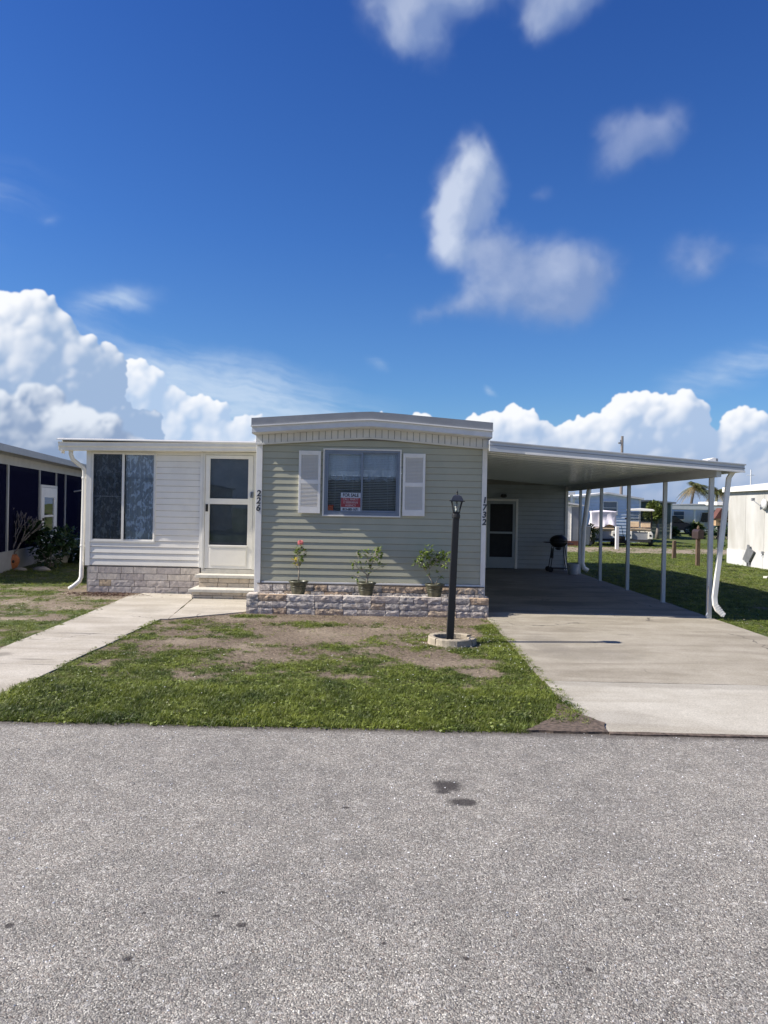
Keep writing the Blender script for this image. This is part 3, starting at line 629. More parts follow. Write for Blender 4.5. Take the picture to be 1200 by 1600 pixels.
def ragged(pts, amp=.012, step=.12, seed=0.0):
    out = []
    for (x0, y0), (x1, y1) in zip(pts, pts[1:] + pts[:1]):
        L = math.hypot(x1 - x0, y1 - y0); k = max(1, int(L / step)); nx, ny = -(y1 - y0) / L, (x1 - x0) / L
        for i in range(k):
            f = i / k; x = x0 + (x1 - x0) * f; y = y0 + (y1 - y0) * f; q = amp * (fnoise(x, y, 4, seed) + .5 * fnoise(x, y, 13, seed)); out.append((x + nx * q, y + ny * q))
    return out
dw = thing('driveway', (3.2, 6, 0), None, None); tag(dw, kind='structure')
part('slab', MB().prism(ragged([(1.50, 6.0), (1.52, 5.52), (8.4, 5.50), (8.2, 7.160), (1.48, 7.160), (1.46, 6.6)]), 'z', -.1, .024), apron_m, dw)
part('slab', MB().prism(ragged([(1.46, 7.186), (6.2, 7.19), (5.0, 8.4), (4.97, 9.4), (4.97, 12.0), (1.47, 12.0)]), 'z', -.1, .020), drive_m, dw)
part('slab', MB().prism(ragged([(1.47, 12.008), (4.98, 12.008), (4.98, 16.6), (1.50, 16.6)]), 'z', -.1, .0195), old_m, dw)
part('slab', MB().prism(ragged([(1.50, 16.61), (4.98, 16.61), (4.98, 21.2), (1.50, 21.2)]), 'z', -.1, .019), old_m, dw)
wk = thing('walkway', (-3.6, 9, 0), None, None); tag(wk, kind='structure')
wl = [5.52, 7.9, 10.2]
def wxl(y): return -4.02 - .42 * (y - 5.5) / 7.7
for a, b in ((5.52, 7.45), (7.462, 9.25), (9.262, 10.6)):
    part('slab', MB().prism(ragged([(wxl(a), a), (-3.17, a), (-3.14, b), (wxl(b), b)]), 'z', -.1, .018 - .001 * (b > 8)), walk_m, wk)
part('slab', MB().prism(ragged([(wxl(10.62), 10.612), (-3.13, 10.612), (-3.05, 10.62), (-3.32, 12.98), (-3.5, 13.62), (-4.35, 13.64), (-4.46, 13.2)]), 'z', -.1, .016), walk_m, wk)
part('slab', MB().prism(ragged([(-3.04, 10.64), (-2.14, 11.50), (-2.14, 13.0), (-3.30, 12.985)]), 'z', -.1, .015), walk_m, wk)
# dark washed-out soil between the grass and the apron
dirt_m = material('washed_dirt', (0.075, 0.055, 0.042), .95, .35, 30, color2=(0.13, 0.095, 0.07), bump=1, world=True)
tag(link('dirt_patch', MB().prism(ragged([(1.0, 5.50), (1.60, 5.50), (1.60, 5.60), (1.63, 5.74), (1.57, 5.86), (1.50, 6.0), (1.46, 6.25), (1.40, 6.3), (1.3, 5.9)], .03, .05, 3), 'z', -.02, .034).mesh('dirt_patch', dirt_m)), kind='structure')
tag(link('dirt_strip', MB().prism(ragged([(1.6, 5.478), (8.3, 5.462), (8.3, 5.508), (1.6, 5.53)], .014, .06, 9), 'z', -.02, .0285).mesh('dirt_strip', dirt_m)), kind='structure')
mulch = MB(); r_ = random.Random(4)
for _ in range(700):
    x, y = r_.gauss(-4.95, .38), r_.gauss(13.35, .17)
    if y > 13.62: continue
    t = r_.uniform(0, 6.28); L = r_.uniform(.02, .07); z = r_.uniform(.004, .03); mulch.tube([(x, y, z), (x + L * math.cos(t), y + L * math.sin(t), z + r_.uniform(-.01, .015))], .003, 3, False)
tag(link('mulch', mulch.mesh('mulch', material('mulch', (0.10, 0.05, 0.035), .95, .3, 20))), 'reddish brown mulch and twigs at the foot of the left room skirting', 'mulch', kind='stuff')

# ------------------------------------------------------------------ grass
LIB = bpy.data.collections.new('grass_library')
grass_a = material('grass_blade', (0.072, 0.112, 0.014), .55, .3, 1.7, world=True, color2=(0.185, 0.215, 0.030), rand=.7, trans=.35)
grass_b = material('weed_leaf', (0.080, 0.130, 0.018), .55, .3, 2.3, world=True, color2=(0.20, 0.235, 0.040), rand=.6, trans=.35)
grass_c = material('dry_blade', (0.20, 0.16, 0.08), .8, .3, 30, color2=(0.28, 0.23, 0.13), rand=.5, trans=.2)
def tuft(name, m, nb, h, spread, wd, lean, seed):
    r = random.Random(seed); mb = MB()
    for _ in range(nb):
        t = r.uniform(0, 6.28); q = spread * math.sqrt(r.random()); x, y = q * math.cos(t), q * math.sin(t); t2 = r.uniform(0, 6.28); hh = h * r.uniform(.5, 1.1); ln = lean * r.uniform(.2, 1.2) * hh; w_ = wd * r.uniform(.7, 1.2)
        dx, dy = math.cos(t2), math.sin(t2); px, py = -dy * w_, dx * w_
        mb.add([(x - px, y - py, 0), (x + px, y + py, 0), (x + dx * ln * .35 + px * .8, y + dy * ln * .35 + py * .8, hh * .6), (x + dx * ln * .35 - px * .8, y + dy * ln * .35 - py * .8, hh * .6), (x + dx * ln, y + dy * ln, hh)], [(0, 1, 2, 3), (3, 2, 4)])
    o = bpy.data.objects.new(name, mb.mesh(name, m)); LIB.objects.link(o)
def leafy(name, m, nl, h, spread, s_, seed):
    r = random.Random(seed); mb = MB()
    for _ in range(nl):
        t = r.uniform(0, 6.28); q = spread * math.sqrt(r.random()); x, y, z = q * math.cos(t), q * math.sin(t), h * r.uniform(.3, 1); a = s_ * r.uniform(.6, 1.2); t2 = r.uniform(0, 6.28); tz = r.uniform(-.5, .5) * a
        c, s2 = math.cos(t2), math.sin(t2)
        mb.add([(x, y, z), (x + a * c - a * .5 * s2, y + a * s2 + a * .5 * c, z + tz), (x + a * 1.7 * c, y + a * 1.7 * s2, z + tz * .5), (x + a * c + a * .5 * s2, y + a * s2 - a * .5 * c, z - tz)], [(0, 1, 2), (0, 2, 3)])
    o = bpy.data.objects.new(name, mb.mesh(name, m)); LIB.objects.link(o)
tuft('a_blades', grass_a, 16, .05, .045, .0022, .8, 1); tuft('b_blades', grass_a, 14, .04, .05, .0026, 1.2, 2); leafy('c_weed', grass_b, 16, .03, .055, .011, 3); leafy('d_weed', grass_b, 12, .022, .05, .014, 4); tuft('e_dry', grass_c, 9, .03, .05, .0018, 1.6, 5)
GN = bpy.data.node_groups.new('scatter_grass', 'GeometryNodeTree')
GN.interface.new_socket('Geometry', in_out='INPUT', socket_type='NodeSocketGeometry'); GN.interface.new_socket('Geometry', in_out='OUTPUT', socket_type='NodeSocketGeometry')
gi = GN.nodes.new('NodeGroupInput'); go = GN.nodes.new('NodeGroupOutput'); ip = GN.nodes.new('GeometryNodeInstanceOnPoints'); ci = GN.nodes.new('GeometryNodeCollectionInfo')
ci.inputs['Collection'].default_value = LIB; ci.inputs['Separate Children'].default_value = True; ci.inputs['Reset Children'].default_value = True
def named(nm, ty):
    q = GN.nodes.new('GeometryNodeInputNamedAttribute'); q.data_type = ty; q.inputs['Name'].default_value = nm; return q.outputs['Attribute']
ip.inputs['Pick Instance'].default_value = True
cb = GN.nodes.new('ShaderNodeCombineXYZ'); L_ = GN.links.new
L_(gi.outputs[0], ip.inputs['Points']); L_(ci.outputs[0], ip.inputs['Instance']); L_(named('kind_index', 'INT'), ip.inputs['Instance Index']); L_(named('turn', 'FLOAT'), cb.inputs[2]); L_(cb.outputs[0], ip.inputs['Rotation']); L_(named('size', 'FLOAT'), ip.inputs['Scale']); L_(ip.outputs[0], go.inputs[0])
def scatter(name, label, pts):
    me = bpy.data.meshes.new(name); me.from_pydata([p[:3] for p in pts], [], [])
    for nm, ty, k in (('kind_index', 'INT', 3), ('turn', 'FLOAT', 4), ('size', 'FLOAT', 5)):
        a = me.attributes.new(nm, ty, 'POINT'); a.data.foreach_set('value', [p[k] for p in pts])
    o = link(name, me); md = o.modifiers.new('scatter', 'NODES'); md.node_group = GN; return tag(o, label, 'grass', kind='stuff')
def points(x0, x1, y0, y1, dens, ok=None, seed=1, size=1.0):
    r = random.Random(seed); out = []
    for _ in range(int((x1 - x0) * (y1 - y0) * dens)):
        x, y = r.uniform(x0, x1), r.uniform(y0, y1)
        if ok and not ok(x, y): continue
        if abs(x) > y * .62 + .5: continue
        c, s_ = cover(x, y); c2 = max(0, c - .22) / .62 + .03
        if r.random() > c2: continue
        long_ = 1.0
        if x < 1.6 and y < 7: long_ = 1.0 + .40 * (1 - sm(y, 6.4, 7.0))
        kind = r.choices([0, 1, 2, 3, 4], [6, 5, 3, 2, 1.2] if long_ > 1.15 else [2, 4, 5, 4, 2.2])[0]
        out.append((x, y, .003 if y < 42 else 0, kind, r.uniform(0, 6.28), size * long_ * r.uniform(.6, 1.15) * (.34 + .50 * min(1, c))))
    return out
def on_front(x, y): return -3.18 + .07 * fnoise(x, y, 5) < x < 1.53 + .05 * fnoise(x, y, 4, 3) and not (y > 10.5 and x < -3.04 + (y - 10.6) * 1.02 + .05) and not (x > 1.05 and y < 5.75 + .15 * fnoise(x, y, 8)) and not ((x - .775) ** 2 + (y - 9.2) ** 2 < .31 ** 2) and not (y > 11.33)
def on_left(x, y): return x < wxl(y) + .05 + .06 * fnoise(x, y, 5)
scatter('grass', 'patchy green lawn with bare soil between road, walkway and driveway', points(-3.2, 1.6, 5.50, 11.35, 1500, on_front, 1))
scatter('grass', 'patchy green lawn left of the walkway running back to the neighbour house', points(-9.5, -4.0, 5.52, 13.6, 420, on_left, 2) + points(-12, -5.5, 13.6, 26, 170, None, 3, 1.25))
scatter('grass', 'wide lawn right of the carport stretching back to the parked golf carts', points(5.0, 9.5, 9, 18, 380, None, 4, 1.1) + points(5.0, 14, 18, 30, 140, lambda x, y: x < 11.2 or y > 26, 5, 1.4) + points(5, 22, 30, 42, 40, None, 6, 1.9))
fl = MB(); r_ = random.Random(8)
for _ in range(420):
    x, y = r_.choice([(r_.uniform(-3.1, 1.45), r_.uniform(6, 10.6)), (r_.uniform(.2, 1.4), r_.gauss(8.9, .6)), (r_.uniform(-6.5, -4.3), r_.uniform(9, 12.5)), (r_.uniform(5.1, 8), r_.uniform(10, 13))])
    if cover(x, y)[0] < .35 or (x < 1.6 and x > -3.2 and not on_front(x, y)): continue
    z = r_.uniform(.02, .045); s_ = r_.uniform(.004, .009); fl.lathe([(.001, 0), (s_, .003), (.001, .005)], (x, y, z), 5, False)
tag(link('clover_flowers', fl.mesh('clover_flowers', material('clover_white', (0.75, 0.74, 0.66), .7, .1, 9))), 'tiny white clover flowers dotted through the lawns', 'flowers', kind='stuff')
# dry litter on bare soil
lt = MB()
for _ in range(5200):
    x, y = r_.choice([(r_.uniform(-3.1, 1.45), r_.uniform(6.6, 11.35)), (r_.uniform(-3.1, 1.45), r_.uniform(9.8, 11.35)), (r_.uniform(-7.5, -4.4), r_.uniform(8, 13.6))])
    if cover(x, y)[0] > .62 or (x > -3.2 and not on_front(x, y)): continue
    t = r_.uniform(0, 6.28); L = r_.uniform(.012, .045); z = .012; mbx = (x, y, z); lt.tube([mbx, (x + L * math.cos(t), y + L * math.sin(t), z + r_.uniform(0, .012))], .0016, 3, False)
tag(link('dry_litter', lt.mesh('dry_litter', material('dry_litter', (0.16, 0.115, 0.08), .95, .5, 20, color2=(0.34, 0.27, 0.19), world=True))), 'dry brown grass stalks and bits lying on the bare soil', 'litter', kind='stuff')
# ------------------------------------------------------------------ the mobile home
H = thing('mobile_home', (-1.5, 11.85, 0), 'sage green mobile home with a white side room and house numbers 226 and 1732', 'house')
FY = 11.85; XL, XR = -2.02, 1.455
# shell of the green part
part('wall_core', MB().box(XL + .01, -1.05, FY + .004, FY + .09, 0.02, 2.62).box(.18, XR - .01, FY + .004, FY + .09, 0.02, 2.62).box(-1.05, .18, FY + .004, FY + .09, 0.02, 1.47).box(-1.05, .18, FY + .004, FY + .09, 2.51, 2.66)
     .box(XL + .01, XL + .10, FY + .09, 24, .02, 2.60).box(XR - .10, XR - .01, FY + .09, 24, .02, 2.58).box(XL + .1, XR - .1, 23.9, 24, .02, 2.6).box(XL + .1, XR - .1, FY + .09, 23.9, .36, .42), wall_inside, H)
siding(H, XL + .04, XR - .04, FY, .452, 2.64, .0995, green_vinyl, [(-1.04, .165, 1.468, 2.512)])
siding(H, FY + .07, 24.0, XR - .012, .452, 2.55, .2, green_vinyl, axis='x+'); siding(H, FY + .07, 24.0, XL + .012, .452, 2.6, .2, green_vinyl, axis='x-')
part('sill_trim', MB().box(XL + .06, XR - .04, FY - .022, FY + .004, .425, .451), white_trim, H, bevel=.003)
for x0, x1, nm in ((XL - .052, XL + .043, 'left'), (XR - .043, XR + .03, 'right')):
    part('corner_trim', MB().prism([(x0, FY - .028), (x1, FY - .028), (x1, FY + .001), (x0 + .03 if nm == 'left' else x1, FY + .001), (x0 + .03 if nm == 'left' else x1, FY + .06), (x0, FY + .06)] if nm == 'left' else
         [(x0, FY - .028), (x1, FY - .028), (x1, FY + .06), (x1 - .03, FY + .06), (x1 - .03, FY + .001), (x0, FY + .001)], 'z', .27, 2.58), white_trim, H, bevel=.003)
# house numbers
for ch, i in (('2', 0), ('2', 1), ('6', 2)):
    link('house_number_digit', text_mesh(ch, .135, digit_mat, .003, .12, .0035), H, Vector((XL - .004 - i * .003, FY - .034, 1.795 - i * .112)) - wloc(H), (R(90), 0, 0))
for ch, i in (('1', 0), ('7', 1), ('3', 2), ('2', 3)):
    link('house_number_digit', text_mesh(ch, .13, digit_mat, .003, .12, .0035), H, Vector((XR - .002, FY - .034, 1.755 - i * .112)) - wloc(H), (R(90), 0, 0))
# low gabled roof, a touch rounded at the ridge
def rz(x, base=0.0):
    xm = -.32
    return (2.905 + .14 * max(0.0, 1 - abs(x - xm) / 1.85) - .006 * math.exp(-((x - xm) / .25) ** 2)) + base
xs = [-2.10 + (1.52 + 2.10) * i / 24 for i in range(25)]
def ridge_band(dz0, dz1, y0, y1, xa=-2.10, xb=1.52, k=1.0):
    X_ = [xa + (xb - xa) * i / 24 for i in range(25)]
    return MB().prism([(x, rz(x) + dz0) for x in X_] + [(x, rz(x) + dz1) for x in reversed(X_)], 'y', y0, y1)
part('roof', ridge_band(-.05, 0.0, 11.56, 24.3), material('roof_membrane', (0.62, 0.62, 0.60), .6, .1, 2, dirt=(.4, .39, .36)), H)
part('soffit', ridge_band(-.215, -.20, 11.56, 24.2), valance_white, H)
part('fascia', MB().add([(x, y, rz(x) + d) for x in xs for y, d in ((11.502, 0.012), (11.50, -.10))] , [(2 * i, 2 * i + 1, 2 * i + 3, 2 * i + 2) for i in range(24)]), fascia_grey, H)
part('drip_edge', ridge_band(-.118, -.100, 11.485, 11.56, -2.105, 1.525), white_trim, H)
part('fascia_board', ridge_band(-.205, -.12, 11.515, 11.56, -2.09, 1.51), valance_white, H)
part('fascia_end', MB().box(-2.10, -2.085, 11.56, 24.2, 2.70, 2.85).box(1.505, 1.52, 11.56, 24.2, 2.70, 2.85), fascia_grey, H)
# ribbed apron under the eave
vl = [-2.075 + (1.50 + 2.075) * i / 37 for i in range(38)]
for i in range(37):
    a, b = vl[i] + .005, vl[i + 1] - .005
    mbv = MB().prism([(a, rz(a) - .345), (b, rz(b) - .345), (b, rz(b) - .216), (a, rz(a) - .216)], 'y', 11.795, 11.80)
    part('eave_panel', mbv, valance_white, H)
part('eave_backing', ridge_band(-.36, -.215, 11.802, 11.84, -2.075, 1.50), fascia_grey, H)
part('eave_trim', ridge_band(-.372, -.346, 11.785, 11.80, -2.08, 1.505), cream_trim, H)
# skirting of split stone under the sill, and the stone planter in front of it is a thing of its own
lay_stones(H, XL + .04, XR + .02, FY - .06, .02, .098, 4, .42, .05, .018, stone_mat, seed=5)
part('stone_ledge', MB().box(XL - .0, XR + .02, FY - .055, FY + .003, .41, .424), mortar, H)

# front window with blinds
wf = thing('window', (-.44 - wloc(H).x, FY - wloc(H).y, 1.47), None, None); wf.parent = H; del_ = None
def frame(mb, x0, x1, y0, y1, z0, z1, t, tb=None):
    tb = tb or t
    return mb.box(x0, x0 + t, y0, y1, z0, z1).box(x1 - t, x1, y0, y1, z0, z1).box(x0 + t, x1 - t, y0, y1, z1 - t, z1).box(x0 + t, x1 - t, y0, y1, z0, z0 + tb)
part('frame', frame(MB(), -1.04, .165, FY - .032, FY + .06, 1.468, 2.512, .020), white_trim, wf, bevel=.002)
part('inner_frame', frame(MB(), -1.019, .144, FY - .012, FY + .07, 1.489, 2.491, .032, .045), window_alu, wf)
part('sash', frame(MB(), -.986, -.425, FY + .0, FY + .022, 1.536, 2.458, .026, .018), window_alu, wf)
part('sash', frame(MB(), -.448, .110, FY + .026, FY + .048, 1.536, 2.458, .022, .03), window_alu, wf)
part('pane', MB().box(-.96, -.451, FY + .010, FY + .013, 1.554, 2.432), glass, wf)
part('pane', MB().box(-.426, .088, FY + .036, FY + .039, 1.566, 2.436), glass, wf)
slat_me = MB().box(-.5, .5, -.012, .012, -.0012, .0012).mesh('slat', blind_mat)
for x0, x1 in ((-.97, -.45), (-.43, .09)):
    for i in range(34):
        z = 1.575 + i * .0258
        o = link('blind_slat', slat_me, wf, Vector(((x0 + x1) / 2, FY + .085, z)) - wloc(wf), (R(-28 if z < 2.1 else -62), 0, 0)); o.scale.x = (x1 - x0)
    for f in (.22, .75): part('blind_cord', MB().tube([(x0 + (x1 - x0) * f, FY + .071, 1.56), (x0 + (x1 - x0) * f, FY + .071, 2.46)], .0022, 4), blind_mat, wf)
def curtain(x0, x1, y, z0, z1, amp=.018, wl_=.09, n=90):
    mb = MB(); vs = []
    for i in range(n + 1):
        x = x0 + (x1 - x0) * i / n; d = amp * math.sin((x - x0) / wl_ * 6.283 + 1.2 * math.sin(x * 9)); vs += [(x, y + d, z1), (x, y + d * 1.5, z0 + .01 * math.sin(x * 40))]
    return mb.add(vs, [(2 * i, 2 * i + 1, 2 * i + 3, 2 * i + 2) for i in range(n)])
part('valance_curtain', curtain(-1.0, .13, FY + .14, 2.03, 2.48), lace_mat, wf, smooth=True)
# sale sign stuck inside the left pane: flat print
sg = thing('sale_sign', (-.607, FY + .008, 1.543), 'red and white FOR SALE sign stuck in the lower part of the front window', 'sign')
red = material('sign_red', (0.30, 0.04, 0.05), .5, .1, 8); wpaper = material('sign_white', (0.50, 0.54, 0.58), .5, .04, 8); blk = material('sign_ink', (0.02, 0.02, 0.03), .6, .1, 8); wink = material('sign_white_ink', (0.50, 0.38, 0.38), .6, .05, 8)
part('board', MB().box(-.76, -.454, FY + .0035, FY + .0085, 1.543, 1.836), wpaper, sg)
part('red_field', MB().box(-.757, -.457, FY + .0018, FY + .0034, 1.612, 1.757), red, sg)
def put_text(txt, x, y, z, size, m, par, bold=0.0, xs=1.0, name='lettering'): return link(name, text_mesh(txt, size, m, .0006, 0, bold, xs=xs), par, Vector((x, y, z)) - wloc(par), (R(90), 0, 0))
put_text('FOR SALE', -.607, FY + .0025, 1.796, .072, blk, sg, .0022, .80); put_text('CALL MARTY', -.607, FY + .001, 1.733, .048, wink, sg, .001, .86); put_text('E SIBERMAN', -.607, FY + .001, 1.685, .048, wink, sg, .001, .86); put_text('AGENCY', -.607, FY + .001, 1.638, .048, wink, sg, .001, .86); put_text('813-685-1671', -.607, FY + .0025, 1.577, .052, blk, sg, .0018, .84)
ob = thing('sill_box', (-.925, FY + .03, 1.556), 'small orange red box on the sill inside the lower left corner of the front window', 'box')
part('body', MB().box(-.975, -.875, FY + .016, FY + .06, 1.556, 1.632), material('orange_card', (0.75, 0.12, 0.03), .5, .15, 12), ob, bevel=.004); part('lid', MB().box(-.977, -.873, FY + .014, FY + .062, 1.632, 1.645), material('orange_lid', (0.6, 0.09, 0.03), .5, .1, 8), ob)
# louvred shutters
def shutter(x0, x1, z0, z1):
    s_ = thing('shutter', (x0 - wloc(H).x, FY - .03 - wloc(H).y, z0), None, None); s_.parent = H; y0, y1 = FY - .045, FY - .012; t = .038; zm = z0 + (z1 - z0) * .50
    part('frame', MB().box(x0, x0 + t, y0, y1, z0, z1).box(x1 - t, x1, y0, y1, z0, z1).box(x0 + t, x1 - t, y0, y1, z1 - .065, z1).box(x0 + t, x1 - t, y0, y1, z0, z0 + .095).box(x0 + t, x1 - t, y0, y1, zm - .03, zm + .035), white_trim, s_, bevel=.003)
    part('back_panel', MB().box(x0 + t, x1 - t, y1 - .008, y1 - .002, z0 + .09, z1 - .06), white_vinyl, s_)
    me = MB().prism([(-.016, -.008), (-.0135, -.011), (.008, .0085), (.0055, .011)], 'x', -.5, .5).mesh('slat', white_vinyl)
    for a, b in ((z0 + .098, zm - .033), (zm + .038, z1 - .068)):
        k = 17
        for i in range(k): o = link('slat', me, s_, Vector(((x0 + x1) / 2, (y0 + y1) / 2 - .001, a + (b - a) * (i + .5) / k)) - wloc(s_)); o.scale.x = x1 - x0 - 2 * t
shutter(-1.412, -1.075, 1.508, 2.470); shutter(.192, .535, 1.494, 2.455)

# ------------------------------------------------------------------ white side room (part of the same house)
LY = 13.70; RX0, RX1 = -5.40, XL
part('wall_core', MB().box(RX0, -5.36, LY + .004, LY + .09, .02, 2.6).box(-5.36, -4.19, LY + .004, LY + .09, .02, .93).box(-5.36, -4.19, LY + .004, LY + .09, 2.512, 2.6).box(-4.19, -3.34, LY + .004, LY + .09, .02, 2.6)
     .box(RX0, RX0 + .09, LY + .09, 22, .02, 2.6).box(RX0 + .09, RX1, 21.9, 22, .02, 2.6).box(RX0 + .09, RX1, LY + .09, 21.9, .40, .46).box(-3.34, RX1, LY + .004, LY + .09, .02, .465).box(-3.34, RX1, LY + .004, LY + .09, 2.56, 2.6), wall_inside, H)
siding(H, RX0 + .045, -3.385, LY, .490, 2.56, .1105, white_vinyl, [(-5.36, -4.185, .905, 2.53)], lip=.0105)
siding(H, LY + .06, 22, RX0 + .008, .490, 2.56, .2, white_vinyl, axis='x-')
part('corner_trim', MB().prism([(RX0 - .035, LY - .016), (RX0 + .05, LY - .016), (RX0 + .05, LY), (RX0 - .005, LY), (RX0 - .005, LY + .06), (RX0 - .035, LY + .06)], 'z', .485, 2.56), white_trim, H, bevel=.003)
part('corner_trim', MB().box(-3.392, -3.345, LY - .028, LY + .004, .485, 2.55), white_trim, H, bevel=.003)
lay_stones(H, RX0 + .03, -3.37, LY - .02, .01, .116, 4, .42, .05, .010, brick_mat, shift=.5, rough_from=2, seed=2); lay_stones(H, LY + .04, 21.5, RX0 + .0, .01, .116, 4, .42, .05, .004, brick_mat, axis='y-', seed=3)
part('skirting_backing', MB().box(RX0 + .05, -3.3, LY + .0, LY + .003, .01, .48), mortar, H)
sw = thing('window', (-4.77 - wloc(H).x, LY - wloc(H).y, .91), None, None); sw.parent = H
part('frame', frame(MB(), -5.36, -4.185, LY - .018, LY + .06, .905, 2.53, .026, .034), cream_trim, sw, bevel=.003)
part('sash', frame(MB(), -5.333, -4.765, LY - .012, LY + .014, .94, 2.503, .022), white_trim, sw); part('sash', frame(MB(), -4.79, -4.212, LY + .017, LY + .04, .94, 2.503, .026), white_trim, sw)
part('mullion', MB().box(-4.795, -4.752, LY - .0165, LY - .0125, .94, 2.50), white_trim, sw)
part('pane', MB().box(-5.311, -4.787, LY + .001, LY + .004, .963, 2.48), glass, sw); part('pane', MB().box(-4.764, -4.238, LY + .028, LY + .031, .967, 2.477), glass, sw)
part('insect_screen', MB().box(-5.31, -4.79, LY - .006, LY - .004, .963, 2.48), screen_thin, sw); part('screen_bar', MB().box(-5.31, -4.79, LY - .010, LY - .007, 1.724, 1.730), window_alu, sw)
part('curtain', curtain(-5.33, -4.78, LY + .062, .95, 2.50, .014, .085), lace_thin, sw, smooth=True); part('curtain', curtain(-4.76, -4.22, LY + .068, .95, 2.50, .014, .075), lace_mat, sw, smooth=True)
# storm door of the side room
sd = thing('storm_door', (-2.87 - wloc(H).x, LY - wloc(H).y, .47), None, None); sd.parent = H
part('door_frame', MB().box(-3.345, -3.30, LY - .04, LY + .06, .468, 2.555).box(-2.44, RX1 - .002, LY - .04, LY + .06, .468, 2.555).box(-3.30, -2.44, LY - .04, LY + .06, 2.50, 2.555), cream_trim, sd, bevel=.003)
part('leaf', MB().box(-3.296, -3.215, LY - .03, LY + .0, .475, 2.495).box(-2.535, -2.445, LY - .03, LY + .0, .475, 2.495).box(-3.215, -2.535, LY - .03, LY, 2.435, 2.495).box(-3.215, -2.535, LY - .03, LY, 1.625, 1.725).box(-3.215, -2.535, LY - .03, LY, .475, .895), white_trim, sd, bevel=.003)
part('kick_panel', MB().box(-3.20, -2.55, LY - .036, LY - .031, .53, .835), white_vinyl, sd, bevel=.003)
part('ledge', MB().box(-3.215, -2.535, LY - .044, LY - .031, .862, .892), white_trim, sd, bevel=.003)
part('pane', MB().box(-3.214, -2.536, LY - .016, LY - .012, 1.726, 2.434), glass, sd); part('pane', MB().box(-3.214, -2.536, LY - .016, LY - .012, .896, 1.624), glass, sd)
part('inner_door', MB().box(-3.29, -2.45, LY + .10, LY + .14, .47, 2.5), material('inner_door_grey', (0.10, 0.11, 0.12), .6, .2, 3), sd)
part('handle', MB().tube([(-3.262, LY - .036, 1.60), (-3.262, LY - .07, 1.60), (-3.262, LY - .072, 1.52), (-3.262, LY - .036, 1.50)], .009, 6).box(-3.285, -3.24, LY - .036, LY - .03, 1.49, 1.62), black_metal, sd)
part('threshold', MB().box(-3.345, RX1, LY - .035, LY + .0, .392, .466), concrete_cap, H)
part('number_bracket', MB().box(-2.482, -2.425, LY - .075, LY - .042, 1.745, 1.855), window_alu, H, bevel=.004); part('bracket_hook', MB().tube([(-2.455, LY - .078, 1.84), (-2.45, LY - .12, 1.82), (-2.455, LY - .12, 1.78), (-2.47, LY - .10, 1.77)], .006, 6), black_metal, H)
# side room roof with its gutter
part('roof', MB().prism([(13.52, 2.715), (13.52, 2.74), (22.2, 2.86), (22.2, 2.82)], 'x', -5.86, XL - .02), material('flat_roof_white', (0.66, 0.67, 0.68), .5, .08, 2, dirt=(.45, .44, .42)), H)
part('soffit', MB().box(-5.78, XL - .02, 13.60, 22.1, 2.60, 2.618), white_vinyl, H)
gprof = [(13.60, 2.572), (13.54, 2.560), (13.515, 2.572), (13.508, 2.62), (13.485, 2.645), (13.48, 2.70), (13.468, 2.712), (13.60, 2.712)]
mbg = MB()
n_ = len(gprof); mbg.add([(-5.86, y, z - .045) for y, z in gprof] + [(XL - .06, y, z) for y, z in gprof], [tuple(range(n_)), tuple(range(n_, 2 * n_))[::-1]] + [(i, n_ + i, n_ + (i + 1) % n_, (i + 1) % n_) for i in range(n_)])
part('gutter', mbg, white_trim, H)
part('roof_edge', MB().prism([(13.462, 2.700), (13.462, 2.720), (13.60, 2.748), (13.60, 2.720)], 'x', -5.885, XL - .03), white_trim, H)
part('gutter_bracket', MB().box(-5.82, -5.80, 13.50, 13.62, 2.47, 2.53).box(-5.87, -5.80, 13.52, 13.54, 2.53, 2.62), white_trim, H)
part('fascia_end', MB().box(-5.845, -5.825, 13.60, 22.1, 2.60, 2.72), white_trim, H)
part('downspout', MB().tube([(-5.68, 13.60, 2.56), (-5.69, 13.62, 2.46), (-5.67, 13.66, 2.37), (-5.60, 13.72, 2.30), (-5.53, 13.77, 2.24), (-5.505, 13.78, 2.17), (-5.515, 13.78, 1.0), (-5.53, 13.78, .27), (-5.55, 13.74, .19), (-5.62, 13.66, .11), (-5.67, 13.60, .07)], .038, 12, up=(0, 1, 0)), white_trim, H, smooth=True)
part('pipe_clip', MB().lathe([(.042, -.02), (.047, 0), (.042, .02)], (-5.517, 13.78, .83), 12).lathe([(.042, -.02), (.047, 0), (.042, .02)], (-5.507, 13.78, 2.05), 12), white_trim, H)
# back store of the carport, same house
BY = 21.0
part('wall_core', MB().box(XR + .02, 2.60, BY + .004, BY + .08, .02, 2.5).box(3.48, 4.82, BY + .004, BY + .08, .02, 2.5).box(2.6, 3.48, BY + .004, BY + .08, 1.92, 2.5).box(4.74, 4.82, BY + .08, 24, .02, 2.4).box(XR, 4.82, 23.92, 24, .02, 2.4).box(XR + .02, 4.74, BY + .08, 23.92, 2.36, 2.4), wall_inside, H)
siding(H, XR + .02, 4.79, BY, .04, 2.32, .12, shaded_vinyl, [(2.60, 3.50, 0, 1.93)]); siding(H, BY + .05, 24, 4.815, .04, 2.3, .2, white_vinyl, axis='x+')
part('corner_trim', MB().box(4.785, 4.86, BY - .03, BY + .05, .02, 2.3), white_trim, H, bevel=.003)
cd = thing('carport_door', (3.05 - wloc(H).x, BY - wloc(H).y, .03), None, None); cd.parent = H
part('door_frame', MB().box(2.60, 2.66, BY - .03, BY + .05, .03, 1.93).box(3.44, 3.50, BY - .03, BY + .05, .03, 1.93).box(2.66, 3.44, BY - .03, BY + .05, 1.87, 1.93), white_trim, cd, bevel=.003)
